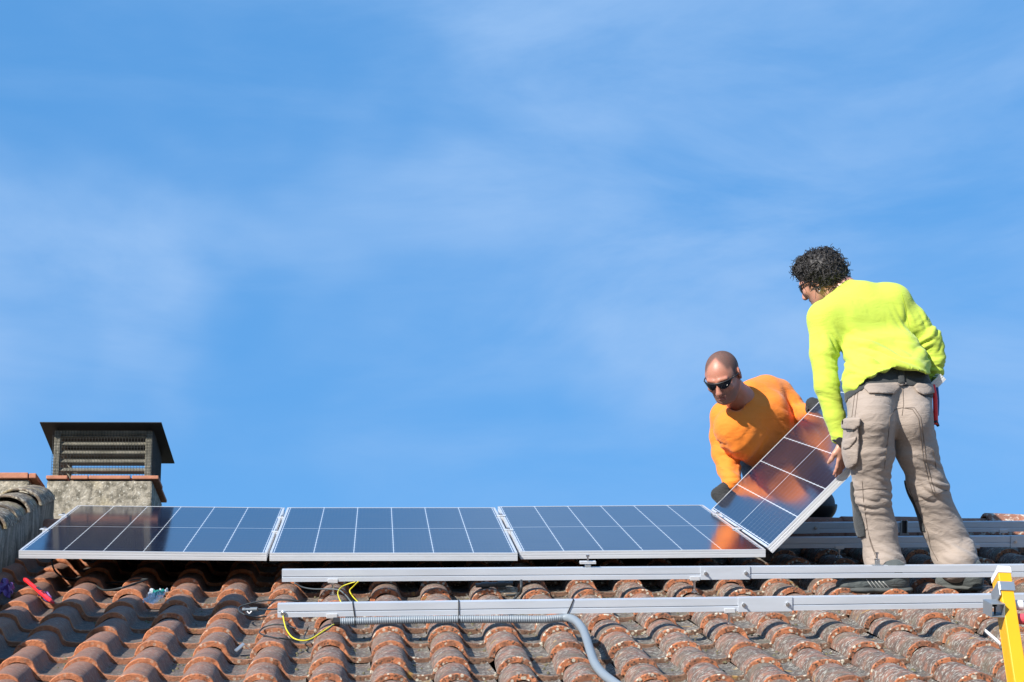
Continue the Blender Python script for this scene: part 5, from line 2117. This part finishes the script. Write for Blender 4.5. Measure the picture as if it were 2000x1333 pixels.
S2 = SDF(0.0075)
S2.cap(J(1434, 835, 10.74), J(1500, 800, 10.86), 0.115, 0.110, 0.08)
S2.cap(J(1452, 862, 10.77), J(1512, 835, 10.89), 0.105, 0.105, 0.08)
S2.cap(J(1478, 880, 10.86), J(1528, 855, 10.96), 0.095, 0.105, 0.08)
S2.cap(J(1500, 900, 11.04), J(1560, 880, 11.12), 0.095, 0.11, 0.08)
S2.cap(J(1515, 905, 10.98), J(1580, 905, 11.06), 0.105, 0.115, 0.06)  # hidden shirt bulk added so the tilted glass reflects more orange
S2.cap(J(1545, 945, 11.04), J(1590, 930, 11.10), 0.095, 0.105, 0.06)
S2.cap(shRo, shLo, 0.088, 0.088, 0.06)
S2.cap(J(1452, 788, 10.82), J(1500, 768, 10.96), 0.080, 0.088, 0.05)
S2.cap(J(1466, 768, 10.88), J(1490, 762, 10.98), 0.070, 0.080, 0.05)
S2.chain([shRo, J(1414, 850, 10.92), elRo, J(1424, 918, 10.82), wrRo], [0.086, 0.080, 0.075, 0.062, 0.053], 0.022)
S2.chain([shLo, J(1540, 792, 10.99), elLo, J(1572, 808, 10.86), wrLo], [0.088, 0.078, 0.068, 0.055, 0.045], 0.025)
S2.build()


def so_disp(V):
    d = 0.0040 * nz3(V, 7, 31.0) + 0.0030 * nz3(V, 13, 33.0, (1, 1, 0.5))
    d += fold(V, J(1440, 870, 10.80), CU * 0.6 - CR * 0.8, 0.13, 0.060, 0.0152, 32)
    d += fold(V, J(1522, 800, 10.90), CU * 0.8 + CR * 0.6, 0.10, 0.050, 0.0104, 33)
    d += fold(V, J(1555, 812, 10.88), CU * 0.3 + CR * 0.9, 0.09, 0.040, 0.0083, 34)
    d += fold(V, J(1415, 895, 10.74), CU + CR * 0.3, 0.11, 0.045, 0.0136, 35)
    d += fold(V, J(1424, 930, 10.70), CU, 0.06, 0.032, 0.0050, 36)
    d += fold(V, J(1485, 840, 10.94), CU * 0.9 + CR * 0.4, 0.16, 0.075, 0.0104, 37)
    return d


# neckline opening
ox, oy, od = S2.proj()
S2.F = np.maximum(S2.F, -(np.sqrt(((ox - 1437) / 23.0) ** 2 + ((oy - 774) / 29.0) ** 2) - 1).astype(np.float32) * 0.06 - np.where(od > 10.86, 9, 0).astype(np.float32))
sdf_obj('shirt', S2.F, S2.lo, S2.vox, M_ORANGE, po, 2, so_disp)
# collar band
cb = []
for a in np.linspace(0.30 * math.pi, 1.30 * math.pi, 16):
    cb.append((1443 + 27 * math.cos(a), 776 + 26 * math.sin(a)))

B2 = SDF(0.0048)
PO, AXO = head(B2, hcO, fO, uO, kO)
B2.chain([J(1462, 800, 10.92), J(1446, 780, 10.80), hcO - AXO[2] * 0.045 * kO - AXO[1] * 0.030 * kO], [0.085, 0.074, 0.066], 0.04)
B2.cap(J(1440, 800, 10.90), J(1470, 792, 10.96), 0.070, 0.070, 0.05)
B2.cap(J(1450, 810, 10.95), J(1515, 870, 11.2), 0.085, 0.085, 0.05)
B2.cap(shRo, shLo, 0.055, 0.055, 0.04)
B2.chain([shRo + CF * .02, elRo + CF * .01, wrRo], [0.042, 0.036, 0.030], 0.03)
B2.chain([shLo + CF * .02, elLo + CF * .01, wrLo], [0.045, 0.038, 0.030], 0.03)
kneeO, footO = J(1598, 985, 10.92), J(1560, 1000, 11.5)
hipO = J(1540, 905, 11.32)
B2.chain([J(1515, 870, 11.2), hipO, kneeO, footO], [0.085, 0.09, 0.06, 0.05], 0.04)
knee2, foot2 = J(1480, 950, 11.05), J(1500, 1010, 11.5)
B2.chain([hipO, knee2, foot2], [0.09, 0.06, 0.05], 0.04)
# gloved hands on the far edge of the tilted panel
eA = MT4 @ Vector((-PW / 2, PL, 0))
eB = MT4 @ Vector((PW / 2, PL, 0))
ed = np.array((eB - eA).normalized())
nP = np.array((MT4.to_3x3() @ Vector((0, 0, 1))).normalized())
vP = np.array((MT4.to_3x3() @ Vector((0, 1, 0))).normalized())


def on_edge(px):
    lo, hi = 0.0, 1.2
    for _ in range(40):
        m_ = (lo + hi) / 2
        if proj(np.array(eA) + ed * m_)[0] < px:
            lo = m_
        else:
            hi = m_
    return np.array(eA) + ed * lo


hA, hB = on_edge(1413), on_edge(1601)
wA = hA + vP * 0.050 + nP * 0.030 - ed * 0.01
wB = hB + vP * 0.050 + nP * 0.012 - ed * 0.035
hand(B2, wA, -vP * 0.75 - nP * 0.65 + ed * 0.0, -vP * 0.3 - nP * 0.9 + ed * 0.0, 1.0, 1, 0.90, 0.0088, 0.10, 0.6, 0.7)
hand(B2, wB, -vP * 0.75 - nP * 0.55 + ed * 0.1, -vP * 0.3 - nP * 0.9, 1.0, 1, 0.90, 0.0088, 0.10, 0.6, 0.7)
B2.chain([wrRo, wA], [0.034, 0.030], 0.02)
B2.chain([wrLo, wB], [0.034, 0.030], 0.02)
B2.build()
bodyO, BV2, _ = sdf_obj('body', B2.F, B2.lo, B2.vox, M_SKIN_A, po, 1)
gx = B2.grid()
for wv, dv in ((wA, -vP * 0.75 - nP * 0.65), (wB, -vP * 0.75 - nP * 0.55)):
    mk = np.linalg.norm(gx - (wv + dv / np.linalg.norm(dv) * 0.055), axis=-1) - 0.105
    patch('glove', B2, 0.002, mk, M_GLOVE, po, 1, lambda V: 0.0012 * np.sin(V[:, 2] * 700))
del gx
# shaved hair and beard shadow: a soft mask over the skin of this one head
loc = BV2 - np.array(hcO)
a_s, a_f, a_u = np.abs(loc @ AXO[0]) / kO, loc @ AXO[1] / kO, loc @ AXO[2] / kO


def sm(x, lo, hi):
    t = np.clip((x - lo) / (hi - lo), 0, 1)
    return t * t * (3 - 2 * t)


crown = sm(-(a_f - (0.046 + 0.45 * np.maximum(a_s - 0.022, 0) - 1.0 * np.maximum(0.020 - a_s, 0))), -0.010, 0.016) * sm(a_u, 0.050, 0.075)
sides = sm(a_s, 0.050, 0.062) * sm(0.036 - a_f, -0.004, 0.010) * sm(a_u, -0.004, 0.012)
backs = sm(-0.015 - a_f, -0.01, 0.012) * sm(a_u, -0.045, -0.025)
ears = sm(a_s, 0.0725, 0.0765) * sm(0.034 - np.abs(a_u - 0.008), 0, 0.006) * sm(0.024 - np.abs(a_f + 0.010), 0, 0.005)
hairm = np.maximum(np.maximum(crown * 0.95, sides), backs) * (1 - ears)
beard = 0.42 * sm(-0.030 - a_u, -0.006, 0.016) * sm(a_f, -0.01, 0.03) * sm(0.14 + a_u, 0, 0.03)
mouth = sm(0.012 - np.abs(a_u + 0.060), 0, 0.005) * sm(0.022 - a_s, 0, 0.004) * sm(a_f, 0.08, 0.09)
far_ = np.linalg.norm(loc, axis=1) > 0.22
for nm, val in (('stubble', np.maximum(hairm, beard)), ('lips', mouth)):
    val = np.where(far_, 0, val).astype(np.float32)
    at = bodyO.data.attributes.new(nm, 'FLOAT', 'POINT')
    at.data.foreach_set('value', val)
del loc

sunglasses(PO, AXO, po, M_BLACK, M_LENS, kO)
# trousers
T2 = SDF(0.0075)
T2.chain([J(1478, 905, 11.12), J(1545, 905, 11.32)], [0.10, 0.12], 0.05)
T2.chain([J(1545, 905, 11.32), kneeO, footO], [0.13, 0.085, 0.07], 0.04)
T2.chain([J(1500, 915, 11.2), knee2, foot2], [0.12, 0.085, 0.07], 0.04)
T2.build()
tx, ty, td = T2.proj()
sdf_obj('trousers', np.maximum(T2.F, ((885 - ty) / 350.0).astype(np.float32)), T2.lo, T2.vox, M_GREYCLOTH, po, 2, lambda V: 0.004 * nz3(V, 9, 50))
mk = poly_mask(tx, ty, [(1540, 985), (1640, 985), (1640, 1040), (1540, 1040)]) / 350.0
patch('knee_pad', T2, 0.012, mk, M_BLACK, po, 1)
